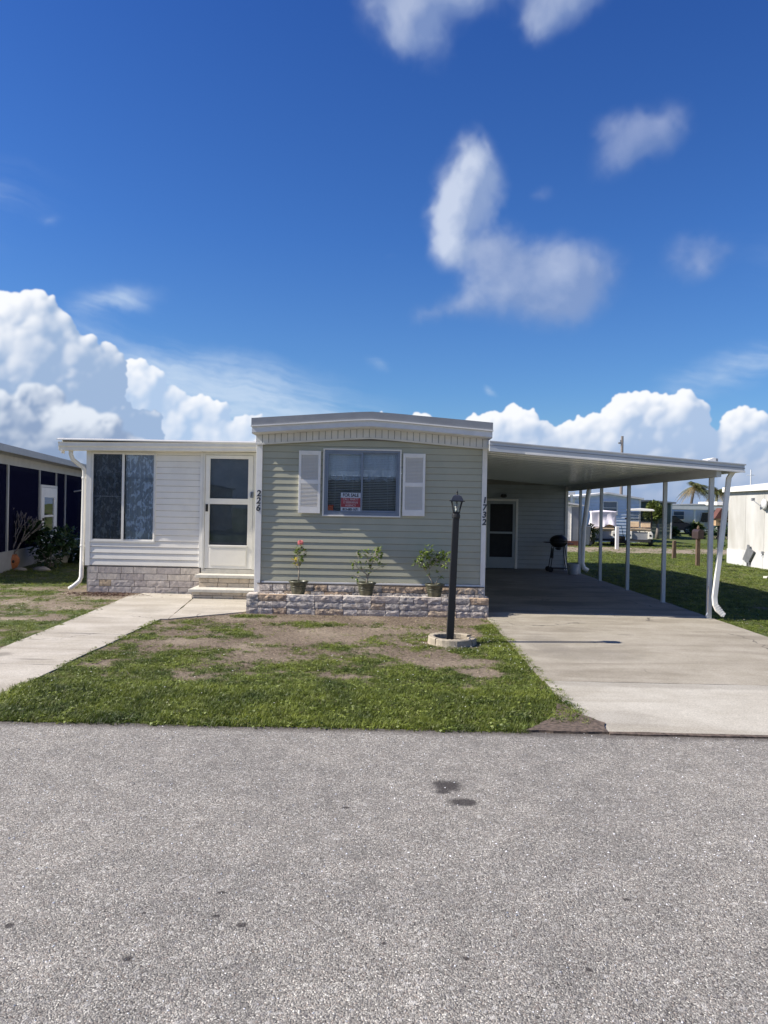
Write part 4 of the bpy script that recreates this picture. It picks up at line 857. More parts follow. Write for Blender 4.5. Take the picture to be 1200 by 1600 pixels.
part('leaf', frame(MB(), 2.665, 3.435, BY - .02, BY + .01, .04, 1.865, .075, .30).box(2.74, 3.36, BY - .02, BY + .01, .98, 1.035), shaded_vinyl, cd)
part('insect_screen', MB().box(2.74, 3.36, BY + .0, BY + .003, .34, .98), black_matte, cd); part('insect_screen', MB().box(2.74, 3.36, BY + .0, BY + .003, 1.035, 1.79), black_matte, cd)
part('porch_light', MB().lathe([(.02, .03), (.07, .02), (.09, -.02), (.085, -.05), (.03, -.07)], (3.09, BY - .1, 2.03), 14).box(3.07, 3.11, BY - .1, BY - .01, 2.0, 2.04), black_metal, H)

# ------------------------------------------------------------------ planter of split stone
PL = thing('stone_planter', (-.3, 11.5, 0), 'low planter of grey and tan split-face stone along the foot of the green wall', 'planter')
lay_stones(PL, -2.11, 1.50, 11.42, .0, .098, 3, 0.42, .12, .024, stone_mat, seed=11, joint=.006)
lay_stones(PL, 11.555, 11.76, -2.11, .0, .098, 3, .42, .12, .02, stone_mat, axis='y-', seed=12); lay_stones(PL, 11.555, 11.84, 1.50, .0, .098, 3, .42, .12, .02, stone_mat, axis='y+', seed=13)
part('mortar_bed', MB().box(-2.10, 1.49, 11.43, 11.545, .0, .280), mortar, PL)
part('planter_fill', MB().box(-1.98, 1.37, 11.54, 11.785, .0, .255), crushed, PL)
mbs = MB(); r_ = random.Random(21)
for _ in range(900):
    x, y = r_.uniform(-1.97, 1.36), r_.uniform(11.55, 11.78); s_ = r_.uniform(.008, .02); mbs.ball((x, y, .255 + s_ * .3), (s_ * r_.uniform(.7, 1.3), s_, s_ * .7), 5, 3)
tag(part('crushed_stone', mbs, crushed, PL), kind='stuff')

# ------------------------------------------------------------------ front steps
ST = thing('steps', (-2.8, 13.3, 0), 'two cream stone and concrete steps up to the white storm door', 'steps')
lay_stones(ST, -3.34, -2.14, 13.03, .014, .055, 2, .36, .05, .012, step_brick_mat, seed=31); lay_stones(ST, -3.31, -2.14, 13.38, .17, .081, 2, .36, .05, .002, step_brick_mat, seed=33)
lay_stones(ST, 13.05, 13.66, -3.34, .014, .055, 2, .3, .05, .012, step_brick_mat, axis='y-', seed=34); lay_stones(ST, 13.40, 13.66, -3.31, .17, .081, 2, .3, .05, .002, step_brick_mat, axis='y-', seed=35)
part('step_core', MB().box(-3.30, -2.14, 13.06, 13.66, .0, .118).box(-3.27, -2.14, 13.42, 13.66, .118, .33), mortar, ST)
part('tread', MB().box(-3.39, -2.13, 12.99, 13.665, .120, .172), concrete_cap, ST, bevel=.006); part('tread', MB().box(-3.37, -2.12, 13.345, 13.668, .333, .388), concrete_cap, ST, bevel=.006)

# ------------------------------------------------------------------ carport
CP = thing('carport', (3.3, 11.7, 0), 'white aluminium carport with five thin posts over the concrete driveway', 'carport')
def cz(x): return 2.625 - (x - 1.48) * .0735
FYc = 11.42
# roof pans laid side by side, each with a standing lip
npan = 25; y0, y1 = FYc + .06, 21.35; pw = (y1 - y0) / npan
za, zb = cz(1.49), cz(5.16)
for i in range(npan):
    a, b = y0 + i * pw, y0 + (i + 1) * pw - .004
    pr = [(a, -.075), (a + .03, -.075), (a + .035, -.06), (a + .12, -.06), (a + .125, -.068), (a + .155, -.068), (a + .16, -.06), (a + .25, -.06), (a + .255, -.068), (a + .285, -.068), (a + .29, -.06), (b, -.06), (b, -.05), (a, -.05)]
    mbp = MB(); k = len(pr)
    mbp.add([(1.49, y, za + z) for y, z in pr] + [(5.16, y, zb + z) for y, z in pr], [tuple(range(k)), tuple(range(k, 2 * k))[::-1]] + [(j, k + j, k + (j + 1) % k, (j + 1) % k) for j in range(k)])
    part('roof_panel', mbp, pan_white, CP)
part('roof_cover', MB().add([(1.49, y, cz(1.49) - .01 + dz_) for y in (y0, y1) for dz_ in (-.039, 0)] + [(5.2, y, cz(5.2) - .01 + dz_) for y in (y0, y1) for dz_ in (-.039, 0)], [(0, 4, 6, 2), (1, 3, 7, 5), (0, 1, 5, 4), (2, 6, 7, 3), (0, 2, 3, 1), (4, 5, 7, 6)]), material('carport_top', (0.55, 0.55, 0.53), .6, .1, 2), CP)
def slanted(x0, x1, y0, y1, lo, hi):
    mb_ = MB(); f = lambda x: 2.643 - (x - 1.461) * .0735
    return mb_.add([(x, y, f(x) + d) for x in (x0, x1) for y in (y0, y1) for d in (lo(x), hi(x))], [(0, 1, 3, 2), (4, 6, 7, 5), (0, 4, 5, 1), (2, 3, 7, 6), (0, 2, 6, 4), (1, 5, 7, 3)])
dep = lambda x: -.160 + (x - 1.46) * .009
part('fascia', slanted(1.46, 5.245, FYc, FYc + .05, dep, lambda x: -.018), carport_white, CP, bevel=.004)
part('fascia_lip', slanted(1.46, 5.262, FYc - .014, FYc + .05, lambda x: -.020, lambda x: 0.0), carport_white, CP, bevel=.003)
part('fascia_lip', slanted(2.0, 5.25, FYc - .010, FYc + .002, lambda x: dep(x) - .004, lambda x: dep(x) + .022), white_trim, CP, bevel=.002)
part('fascia_groove', slanted(1.46, 5.25, FYc - .004, FYc + .002, lambda x: -.072, lambda x: -.062), fascia_grey, CP)
part('gutter', MB().box(5.13, 5.235, FYc + .051, 21.3, 2.245, 2.345).box(5.235, 5.255, FYc + .051, 21.3, 2.245, 2.36), carport_white, CP)
part('beam', MB().box(4.865, 4.935, FYc + .08, 21.0, 2.17, 2.285).box(4.84, 4.96, FYc + .08, 21.0, 2.285, 2.31), carport_white, CP)
for yp in (11.75, 13.72, 15.79, 17.83, 19.78):
    part('post', MB().box(4.865, 4.930, yp - .032, yp + .032, .018, 2.168), carport_white, CP, bevel=.004)
    if yp > 12: part('post_foot', MB().box(4.85, 4.945, yp - .045, yp + .045, .018, .03), fascia_grey, CP)
part('downspout', MB().tube([(5.16, 11.62, 2.26), (5.10, 11.62, 2.16), (4.915, 11.60, .36), (4.922, 11.59, .25), (4.955, 11.58, .17), (5.01, 11.57, .12), (5.05, 11.56, .10)], .046, 4, up=(0, 1, 0), sq=.8, spin=R(45)), white_trim, CP)
for i in range(6):
    f = i / 5; p = Vector((4.925, 11.59, .25)).lerp(Vector((5.03, 11.565, .105)), f)
    part('elbow_rib', MB().tube([p - Vector((.007, 0, -.009)), p + Vector((.007, 0, -.009))], .050, 4, up=(0, 1, 0), sq=.8, spin=R(45)), white_trim, CP)
part('downspout', MB().tube([(5.16, 19.9, 2.24), (5.13, 19.9, 2.15), (5.02, 19.87, 1.2), (4.99, 19.85, .28), (5.03, 19.84, .17), (5.13, 19.83, .10)], .06, 8, up=(0, 1, 0)), white_trim, CP, smooth=True)
part('roof_vent_flashing', MB().prism([(4.80, 2.40), (5.02, 2.395), (5.02, 2.485), (4.99, 2.487)], 'y', 11.9, 12.3), white_trim, CP); part('flashing_end', MB().box(5.022, 5.06, 11.92, 12.2, 2.39, 2.475), fascia_grey, CP)
cord = thing('pull_cord', (4.83, 11.62, 0), 'thin dark pull cord with metal hook hanging beside the nearest carport post', 'cord')
part('line', MB().tube([(4.845, 11.66, .52), (4.835, 11.64, .32), (4.825, 11.62, .12)], .006, 5), grey_bark, cord); part('hook', MB().tube([(4.825, 11.62, .12), (4.80, 11.61, .08), (4.815, 11.60, .045), (4.845, 11.60, .06)], .008, 6), window_alu, cord)
# ------------------------------------------------------------------ yard lamp and its concrete ring
LP = thing('yard_lamp', (.748, 9.2, 0), 'black lantern on a square black post rising from the round concrete ring', 'lamp post')
LP.rotation_euler = (0, R(1.75), 0)
mb = MB(); mb.tube([(0, 0, -.05), (0, 0, .30), (0, 0, 1.0), (0, 0, 1.515)], [.062, .060, .056, .052], 4, up=(0, 1, 0), spin=R(45))
part('post', mb, black_metal, LP, local=True, bevel=.006)
part('collar', MB().lathe([(.046, 1.50), (.050, 1.515), (.050, 1.545), (.040, 1.555), (.038, 1.575)], (0, 0, 0), 12).box(-.034, -.026, -.058, -.05, 1.49, 1.50).box(.026, .034, -.058, -.05, 1.49, 1.50), black_metal, LP, local=True)
b0, b1, zb0, zb1 = .034, .062, 1.575, 1.705
part('lantern_base', MB().box(-.042, .042, -.042, .042, 1.565, 1.582), black_metal, LP, local=True, bevel=.003)
mb = MB()
for sx in (-1, 1):
    for sy in (-1, 1): mb.tube([(sx * b0, sy * b0, zb0), (sx * b1, sy * b1, zb1)], .0055, 4)
for s_ in (-1, 1): mb.tube([(0, s_ * b0, zb0), (0, s_ * b1, zb1)], .004, 4); mb.tube([(s_ * b0, 0, zb0), (s_ * b1, 0, zb1)], .004, 4)
part('lantern_frame', mb, black_metal, LP, local=True)
for sx, sy in ((0, -1), (1, 0), (0, 1), (-1, 0)):
    if sx == 0: v = [(-b0, sy * b0, zb0), (b0, sy * b0, zb0), (b1, sy * b1, zb1), (-b1, sy * b1, zb1)]
    else: v = [(sx * b0, -b0, zb0), (sx * b0, b0, zb0), (sx * b1, b1, zb1), (sx * b1, -b1, zb1)]
    part('lantern_pane', MB().add(v, [(0, 1, 2, 3)]), glass_clear, LP, local=True)
part('bulb', MB().ball((0, 0, 1.645), (.021, .021, .032), 10, 8).lathe([(.012, 1.58), (.012, 1.62)], (0, 0, 0), 8), material('bulb_glass', (0.75, 0.75, 0.72), .15, .02, 5), LP, local=True, smooth=True)
part('roof_rim', MB().box(-.088, .088, -.088, .088, 1.703, 1.714), black_metal, LP, local=True, bevel=.003)
part('lantern_roof', MB().lathe([(.105, 1.712), (.094, 1.732), (.085, 1.748), (.066, 1.770), (.030, 1.782), (.006, 1.784)], (0, 0, 0), 4, a0=R(45), a1=R(405)), material('lantern_black', (0.03, 0.032, 0.036), .28, .2, 9, spec=.8), LP, local=True)
part('finial', MB().lathe([(.018, 1.780), (.010, 1.79), (.006, 1.80), (.011, 1.81), (.011, 1.818), (.004, 1.83), (.002, 1.848)], (0, 0, 0), 10), black_metal, LP, local=True, smooth=True)
RG = thing('ring_edging', (.775, 9.2, 0), 'round cream concrete edging ring around the foot of the lamp, chipped at right', 'edging')
def arc(a0, a1, ri=.222, ro=.288, h=.088, n=16, c=(.775, 9.2), seed=0, gr=0.0):
    mb_ = MB(); r = random.Random(seed); vs = []
    for i in range(n + 1):
        t = R(a0 + (a1 - a0) * i / n); j = lambda: r.uniform(-.003, .003)
        for q, z in ((ri, 0), (ri - .004 + j(), h - .008), (ri + .008, h + j()), (ro - .010, h + j()), (ro + j(), h - .012), (ro + .004, 0)): vs.append((c[0] + q * math.cos(t), c[1] + q * math.sin(t), z + gr))
    fs = [(i * 6 + k, (i + 1) * 6 + k, (i + 1) * 6 + (k + 1) % 6, i * 6 + (k + 1) % 6) for i in range(n) for k in range(6)] + [tuple(range(6)), tuple(range(n * 6, n * 6 + 6))[::-1]]
    return mb_.add(vs, fs)
for k, (a, b_) in enumerate(((32, 128), (130, 222), (224, 318))): part('edging_segment', arc(a, b_, seed=k, h=.088 + .004 * (k % 2)), ring_concrete, RG)
part('edging_segment', arc(320, 352, seed=9, h=.080, n=6), ring_concrete, RG); part('edging_segment', arc(354, 390, seed=7, h=.066, n=6), ring_concrete, RG)
part('ring_soil', MB().lathe([(.224, .0), (.224, .030), (.001, .042)], (.775, 9.2, 0), 24, False), GM if False else soil, RG)

# ------------------------------------------------------------------ potted plants on the planter
def leaf(mb, p, d, up, L, w_, curl=.2):
    d = d.normalized(); s_ = d.cross(up)
    if s_.length < 1e-3: s_ = Vector((1, 0, 0))
    s_.normalize(); n_ = s_.cross(d)
    a = p + d * L * .35 + s_ * w_ - n_ * curl * L * .1; b = p + d * L * .35 - s_ * w_ - n_ * curl * L * .1; m_ = p + d * L * .45 + n_ * curl * L * .12; e = p + d * L - n_ * curl * L * .35
    mb.add([p, a, m_, b, e], [(0, 1, 2), (0, 2, 3), (1, 4, 2), (2, 4, 3)])
def pot(root, h=.205, rt=.145, rb=.088):
    part('pot', MB().lathe([(rb, 0), (rb + .008, .01), (rt - .022, h * .72), (rt - .010, h - .045), (rt - .014, h - .032), (rt + .004, h - .024), (rt + .006, h - .006), (rt - .004, h), (rt - .020, h - .004), (rt - .026, h - .03)], (0, 0, 0), 26, False).lathe([(.001, 0), (rb, 0)], (0, 0, 0), 26, False), pot_glaze, root, smooth=True, local=True)
    for z, q in ((h * .42, .0), (h * .60, .0)):
        rr = rb + .008 + (rt - .022 - rb - .008) * (z / h / .72 - .01); part('pot_band', MB().lathe([(rr + .001, z - .004), (rr + .006, z), (rr + .001, z + .004)], (0, 0, 0), 26, False), pot_glaze, root, smooth=True, local=True)
    part('pot_soil', MB().lathe([(rt - .024, h - .032), (.001, h - .022)], (0, 0, 0), 20, False), soil, root, local=True)
def plant(name, loc, label, branches, seed, leafmat=leaf_rose, nleaf=9, size=.05, spread=.06, extra=None):
    root = thing(name, loc, label, 'potted plant', 'potted plants along the stone planter'); pot(root); r = random.Random(seed); stems = MB(); lv = MB(); yl = MB()
    for path, w0, dens in branches:
        n = len(path); stems.tube(path, [w0 * (1 - .65 * i / (n - 1)) for i in range(n)], 6)
        P = [Vector(p) for p in path]
        for k in range(int(nleaf * dens)):
            f = 1 - (r.random() ** 1.6) * .55; i = min(n - 2, int(f * (n - 1))); t = f * (n - 1) - i; p = P[i].lerp(P[i + 1], t)
            d = Vector((r.gauss(0, 1), r.gauss(0, 1), r.gauss(.15, .7))).normalized(); tip = p + d * r.uniform(.01, spread)
            stems.tube([p, tip], .0018, 3, False)
            for _ in range(r.choice([2, 3, 3, 4])):
                dd = (d + Vector((r.gauss(0, .8), r.gauss(0, .8), r.gauss(0, .6)))).normalized(); (yl if extra == 'yellow' and tip.z < .60 and tip.x < .0 and r.random() < .75 else lv)
                tgt = yl if (extra == 'yellow' and .34 < tip.z < .58 and tip.x < -.01 and r.random() < .7) else lv
                leaf(tgt, tip, dd, Vector((0, 0, 1)), size * r.uniform(.6, 1.25), size * r.uniform(.2, .34), r.uniform(-.2, .6))
    part('stem', stems, bark, root, local=True, smooth=True); tag(part('foliage', lv, leafmat, root, local=True), kind='stuff')
    if yl.v: tag(part('yellow_leaves', yl, leaf_yellow, root, local=True), kind='stuff')
    return root
z0 = .282
p1_ = plant('potted_rose', (-1.36, 11.60, z0), 'leftmost potted plant: single stem rose with one pink bloom and a few yellow leaves', [
    ([(0, 0, .17), (.004, 0, .35), (.0, .01, .50), (.01, 0, .62), (.02, 0, .74)], .011, 1.7), ([(0, 0, .42), (.05, -.01, .52), (.075, -.01, .60), (.07, 0, .66)], .006, 1.1), ([(0, 0, .36), (-.05, 0, .44), (-.075, 0, .52)], .006, .9), ([(0, .0, .5), (-.03, .02, .6), (-.035, .02, .68)], .005, 1.0), ([(.0, 0, .48), (.09, .01, .56)], .004, .5)], 5, nleaf=10, size=.062, spread=.045, extra='yellow')
rb_ = MB(); r_ = random.Random(2); c = Vector((.022, -.02, .775))
for ring, (q, zz, k, s_) in enumerate(((.008, .02, 4, .030), (.020, .012, 6, .036), (.032, -.002, 8, .038))):
    for i in range(k):
        t = 6.283 * i / k + ring * .5; d = Vector((math.cos(t), math.sin(t), 0)); p = c + d * q + Vector((0, 0, zz)); s2 = Vector((-math.sin(t), math.cos(t), 0))
        rb_.add([p - s2 * s_ * .6 - Vector((0, 0, .02)), p + s2 * s_ * .6 - Vector((0, 0, .02)), p + s2 * s_ * .55 + d * .010 + Vector((0, 0, .018)), p + d * .016 + Vector((0, 0, .028)), p - s2 * s_ * .55 + d * .010 + Vector((0, 0, .018))], [(0, 1, 2, 3, 4)])
rb_.ball((c.x, c.y, c.z - .005), (.026, .026, .024), 8, 6)
part('bloom', rb_, rose_pink, p1_, local=True)
plant('potted_shrub', (-.335, 11.60, z0 - .002), 'middle potted plant: leggy green shrub with forked stems, leaning right, at the shadow edge', [
    ([(0, 0, .17), (.02, 0, .26), (.06, 0, .40), (.10, 0, .56), (.15, -.01, .72)], .012, 2.4), ([(.03, 0, .30), (-.06, .01, .37), (-.14, .02, .42), (-.20, .02, .52)], .008, .9), ([(.06, 0, .40), (.02, .02, .52), (.0, .03, .66)], .007, 1.7), ([(.08, 0, .50), (.16, -.03, .58), (.20, -.03, .68)], .006, 1.6), ([(.02, 0, .22), (-.10, 0, .28), (-.17, .0, .30)], .006, .5), ([(.04, 0, .34), (.15, .02, .40), (.24, .02, .46)], .006, .5), ([(-.06, .01, .37), (-.12, 0, .56), (-.16, .0, .66)], .005, .7), ([(.02, 0, .25), (-.04, 0, .42)], .006, .6)], 9, nleaf=9, size=.064, spread=.06)
plant('potted_shrub', (.700, 11.60, z0 - .006), 'rightmost potted plant: bushy round green shrub on pale V shaped stems, beside the lamp post', [
    ([(0, 0, .17), (-.06, 0, .27), (-.13, 0, .38), (-.17, 0, .46)], .012, .8), ([(0, 0, .18), (.05, 0, .27), (.09, 0, .34)], .009, .5), ([(-.08, 0, .30), (-.09, .02, .46), (-.06, .02, .62)], .008, 2.2), ([(-.13, 0, .38), (-.19, -.02, .52), (-.20, -.02, .64)], .006, 1.9), ([(-.09, .02, .42), (.02, .0, .54), (.06, 0, .66)], .006, 2.3), ([(-.02, 0, .52), (.10, .03, .58), (.17, .02, .64)], .006, 2.0), ([(-.17, 0, .44), (-.25, .0, .50), (-.27, 0, .56)], .005, 1.1), ([(.02, 0, .5), (.12, -.05, .50), (.18, -.05, .52)], .005, 1.2), ([(-.06, 0, .5), (-.12, 0, .64), (-.10, 0, .72)], .005, 1.6)], 14, nleaf=9, size=.07, spread=.07)

# ------------------------------------------------------------------ charcoal grill and tub under the carport
GR = thing('charcoal_grill', (4.47, 20.3, .02), 'black barrel charcoal grill on thin legs at the back of the carport', 'grill')
def gpart(n, mb, m=black_metal, **k): return part(n, mb, m, GR, local=True, **k)
gpart('firebox', MB().ball((0, 0, .80), (.235, .19, .165), 20, 8, -1, .02), smooth=True); gpart('lid', MB().ball((0, 0, .805), (.24, .195, .175), 20, 8, -.02, 1), smooth=True)
gpart('lid_handle', MB().tube([(-.07, -.19, .86), (-.07, -.225, .87), (.07, -.225, .87), (.07, -.19, .86)], .009, 6)); gpart('air_vent', MB().lathe([(.03, .97), (.032, .985), (.01, .99)], (0.09, 0, 0), 10), window_alu)
gpart('side_shelf', MB().box(-.37, -.23, -.13, .13, .765, .79)); gpart('side_shelf', MB().box(.23, .38, -.10, .10, .735, .755))
for x, y in ((-.20, -.14), (.20, -.14), (-.20, .14), (.20, .14)): gpart('leg', MB().tube([(x * .72, y * .8, .68), (x * 1.15, y, .05)], .012, 6))
gpart('lower_rack', MB().tube([(-.23, -.14, .10), (.23, -.14, .10)], .010, 6).tube([(-.23, .14, .10), (.23, .14, .10)], .010, 6).box(-.22, .22, -.13, .13, .095, .105))
for y in (-.165, .165): gpart('wheel', MB().tube([(-.235, y - .02, .07), (-.235, y + .02, .07)], .07, 16), rubber)
gpart('leg_brace', MB().box(-.17, -.155, -.13, .13, .36, .62)); gpart('ash_pan', MB().lathe([(.05, .58), (.09, .61), (.09, .63)], (0, 0, 0), 12))
tub = thing('plastic_tub', (4.70, 19.62, .02), 'pale grey plastic tub standing between the grill and the rear carport post', 'tub')
part('body', MB().lathe([(.12, 0), (.125, .01), (.155, .26), (.148, .26), (.118, .02)], (0, 0, 0), 20, False).lathe([(.001, .012), (.12, .012)], (0, 0, 0), 20, False), material('tub_plastic', (0.34, 0.36, 0.38), .5, .1, 6), tub, smooth=True, local=True); part('rim', MB().lathe([(.150, .255), (.165, .262), (.165, .272), (.150, .276)], (0, 0, 0), 20, False), material('tub_rim', (0.42, 0.44, 0.45), .5, .1, 6), tub, local=True)

# ------------------------------------------------------------------ neighbour house on the left with its screened porch
ang = math.atan2(23.75 - 17.12, -9.88 + 8.69)              # its wall runs away and a little to the left
NB = thing('neighbour_house', (-8.69, 17.12, 0), 'white house on the left with a dark screened porch and narrow white door', 'house', rz=ang)
# local frame: +x runs along the wall away from the street, -y faces our lawn
def npart(n, mb, m, par=None, **k): return part(n, mb, m, par or NB, local=True, **k)
nb_trim = material('neighbour_trim', (0.42, 0.42, 0.40), .6, .08, 3); n0, n1 = -1.9, 11.5
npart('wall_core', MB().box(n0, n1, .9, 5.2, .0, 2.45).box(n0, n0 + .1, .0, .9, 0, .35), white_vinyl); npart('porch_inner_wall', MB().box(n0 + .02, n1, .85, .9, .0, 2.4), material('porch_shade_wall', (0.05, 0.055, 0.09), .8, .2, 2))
npart('knee_wall', MB().box(n0, n1, -.02, .06, .0, .46), material('knee_wall_grey', (0.32, 0.33, 0.34), .7, .1, 3)); npart('floor_slab', MB().box(n0, n1, .06, .9, .0, .40), concrete_cap)
npart('roof', MB().prism([(-.42, 2.72), (-.42, 2.78), (2.4, 3.12), (5.8, 2.80), (5.8, 2.72), (2.4, 3.03)], 'x', n0 - .35, n1 + .3), material('neighbour_roof', (0.62, 0.63, 0.64), .5, .08, 2))
npart('fascia', MB().box(n0 - .35, n1 + .3, -.45, -.42, 2.64, 2.79), fascia_grey); npart('soffit', MB().box(n0 - .3, n1 + .25, -.42, 1.0, 2.64, 2.66), nb_trim)
npart('header', MB().box(n0, n1, -.03, .06, 2.44, 2.64), nb_trim)
# screened bays between posts
bays = [n0 + .05, .37, 3.02, 4.75, 5.85, 8.2, n1]
posts = [(n0, .09), (.37, .09), (3.02, .05), (4.75, .05), (5.85, .05), (8.2, .08), (11.4, .09)]
for x, w_ in posts: npart('porch_post', MB().box(x - w_ / 2, x + w_ / 2, -.035, .05, .46 if not 2.9 < x < 5 else .40, 2.44), nb_trim)
scr = screen_mat('porch_screen', .93, (0.010, 0.011, 0.030))
for a, b_ in zip(bays, bays[1:]):
    if abs(a - 3.02) < .01: npart('screen_panel', MB().box(a + .03, b_ - .03, .0, .004, 2.07, 2.44), scr)
    else: npart('screen_panel', MB().box(a + .03, b_ - .03, .0, .004, .46, 2.44), scr)
dn = thing('porch_door', (3.885, -.03, .42), None, None); dn.parent = NB
def dpart(n, mb, m): return part(n, mb, m, dn, local=True)
def F(mb, x0, x1, z0_, z1_, t): return mb.box(x0, x0 + t, -.03, .01, z0_, z1_).box(x1 - t, x1, -.03, .01, z0_, z1_).box(x0 + t, x1 - t, -.03, .01, z1_ - t, z1_).box(x0 + t, x1 - t, -.03, .01, z0_, z0_ + t)
dpart('door_frame', F(MB(), -.84, .84, 0, 1.64, .06), cream_trim); dpart('leaf', F(MB(), -.77, .77, .04, 1.57, .26).box(-.51, .51, -.03, .01, .78, .83), white_trim)
dpart('pane', MB().box(-.51, .51, -.01, -.006, .83, 1.31), glass); dpart('pane', MB().box(-.51, .51, -.01, -.006, .30, .78), glass); dpart('handle', MB().box(-.70, -.64, -.07, -.03, .68, .76), black_metal)
npart('door_step', MB().box(3.0, 5.3, -.75, -.03, .0, .20).box(3.1, 4.9, -.42, -.031, .20, .38), white_vinyl, bevel=.01)
npart('light_arm', MB().tube([(6.9, -.03, 1.95), (6.9, -.32, 2.0)], .02, 6).box(6.82, 6.98, -.40, -.28, 1.98, 2.02), white_trim)

# plants by that porch
def bush(name, loc, label, rx, rz_, n, m, seed, cat='shrub', leafs=.10, group=None, twigs=True, lw=.35):
    root = thing(name, loc, label, cat, group); r = random.Random(seed); lv = MB(); tw = MB()
    cl = [(Vector((r.uniform(-.7, .7) * rx, r.uniform(-.6, .6) * rx, rz_ * r.uniform(.25, .95))), r.uniform(.22, .45) * rx) for _ in range(9)]
    for i in range(n):
        c_, q = r.choice(cl); d = Vector((r.gauss(0, 1), r.gauss(0, 1), r.gauss(.2, .8))).normalized(); p = c_ + d * q * r.random() ** .4; p.z = max(.03, p.z)
        leaf(lv, p, (d + Vector((0, 0, -.1 + r.gauss(0, .4)))).normalized(), Vector((r.gauss(0, .3), r.gauss(0, .3), 1)), leafs * r.uniform(.6, 1.2), leafs * r.uniform(.8, 1.2) * lw, r.uniform(0, .6))
    if twigs:
        for c_, q in cl: tw.tube([(c_.x * .1, c_.y * .1, 0), (c_.x * .6, c_.y * .6, c_.z * .5), c_], [.016, .011, .005], 5, False)
        part('stem', tw, grey_bark, root, local=True)
    tag(part('foliage', lv, m, root, local=True), kind='stuff'); return root
bush('porch_shrub', (-8.35, 18.9, 0), 'dense dark green shrub before the screened porch, just right of the terracotta pot', .75, .95, 1500, leaf_dark, 3, leafs=.12)
bush('broadleaf_plant', (-8.05, 20.6, 0), 'low dark plant with broad drooping leaves beside the white porch step', .60, .50, 260, leaf_dark, 7, leafs=.30, lw=.30)
bush('porch_shrub', (-8.65, 24.4, 0), 'slim dark shrub at the far end of the porch beside the white downspout', .45, 1.5, 500, leaf_dark, 17, leafs=.12)
TP = thing('terracotta_planter', (-8.98, 18.0, 0), 'round terracotta pot with side openings holding a bare grey branching plant', 'potted plant')
part('pot', MB().lathe([(.15, 0), (.22, .05), (.27, .16), (.27, .25), (.22, .33), (.20, .36), (.18, .36), (.20, .30)], (0, 0, 0), 22, False), terracotta, TP, smooth=True, local=True)
for t in (-115, -75, -35): part('side_opening', MB().ball((.262 * math.cos(R(t)), .262 * math.sin(R(t)), .20), (.035, .035, .04), 10, 6), soil, TP, local=True)
mb = MB(); r_ = random.Random(12)
def grow(p, d, L, w_, lv_):
    q = p + d * L; m_ = p.lerp(q, .5) + Vector((r_.uniform(-.03, .03), 0, 0)); mb.tube([p, m_, q], [w_, w_ * .85, w_ * .7], 6)
    if lv_ > 0:
        for k in range(r_.choice([2, 2, 3])): dd = (d + Vector((r_.uniform(-.55, .55), r_.uniform(-.5, .5), r_.uniform(.0, .4)))).normalized(); grow(q, dd, L * r_.uniform(.6, .85), w_ * .7, lv_ - 1)
for a in (-.5, -.15, .12, .35, .62): grow(Vector((a * .12, 0, .28)), Vector((a, .1, 1)).normalized(), .42, .024, 3)
part('branches', mb, grey_bark, TP, local=True, smooth=True)
for i, (x, y, s_, lb) in enumerate(((-8.55, 17.75, .16, 'small pale stone on the lawn right beside the terracotta pot'), (-8.10, 17.85, .21, 'larger pale flat stone on the shaded lawn, second to the right of the terracotta pot'))):
    mb = MB().ball((0, 0, 0), (s_, s_ * .6, s_ * .38), 10, 6); r_ = random.Random(i); mb.v = [(a * r_.uniform(.9, 1.1), b * r_.uniform(.9, 1.1), max(-.02, c * r_.uniform(.9, 1.1))) for a, b, c in mb.v]
    o = link('garden_stone', mb.mesh('garden_stone', material('pale_stone', (0.34, 0.30, 0.24), .9, .2, 8, bump=.6), True), None, (x, y, .02)); tag(o, lb, 'stone')

# ------------------------------------------------------------------ homes and things beyond
def home(name, label, x0, x1, y0, y1, h, wall, roof, rise=.35, eave=.2, board=.16, front='-y', windows=(), ridge='x', cat='house', group=None, sides=True, skirt=None):
    """a plain mobile home: x0..x1 wide, y0..y1 deep, boards on the front and the long sides, gable or flat top"""
    t = thing(name, ((x0 + x1) / 2, y0, 0), label, cat, group)
    xm = (x0 + x1) / 2
    part('wall_core', MB().prism([(x0, 0), (x1, 0), (x1, h), (xm, h + rise), (x0, h)], 'y', y0 + .004, y1), wall, t)
    if board: siding(t, x0 + .04, x1 - .04, y0, .45, h - .08 if rise < .1 else h - .02, board, wall, [(a, b, c, d) for a, b, c, d in windows], lip=.02)
    th = .10
    part('roof', MB().prism([(x0 - eave, h - .02), (xm, h + rise - .0), (x1 + eave, h - .02), (x1 + eave, h + th - .02), (xm, h + rise + th), (x0 - eave, h + th - .02)], 'y', y0 - eave, y1 + eave), roof, t)
    part('corner_trim', MB().box(x0 - .02, x0 + .07, y0 - .03, y0 + .003, 0, h), white_trim, t); part('corner_trim', MB().box(x1 - .07, x1 + .02, y0 - .03, y0 + .003, 0, h), white_trim, t)
    for a, b, c, d in windows:
        wn = part('window', MB().box(a, a + .05, y0 - .04, y0 + .0, c, d).box(b - .05, b, y0 - .04, y0, c, d).box(a + .05, b - .05, y0 - .04, y0, d - .05, d).box(a + .05, b - .05, y0 - .04, y0, c, c + .05).box(a + .05, b - .05, y0 - .035, y0 - .005, (c + d) / 2 - .015, (c + d) / 2 + .015), white_trim, t)
        pn = part('pane', MB().box(a + .05, b - .05, y0 - .012, y0 - .006, c + .05, d - .05), material('far_pane', (0.10, 0.13, 0.16), .12, .1, 2, spec=.9), wn)
    return t
blue_vinyl = material('pale_blue_vinyl', (0.60, 0.67, 0.76), .5, .05, 3, dirt=(.4, .45, .55), dirt_amt=.2)
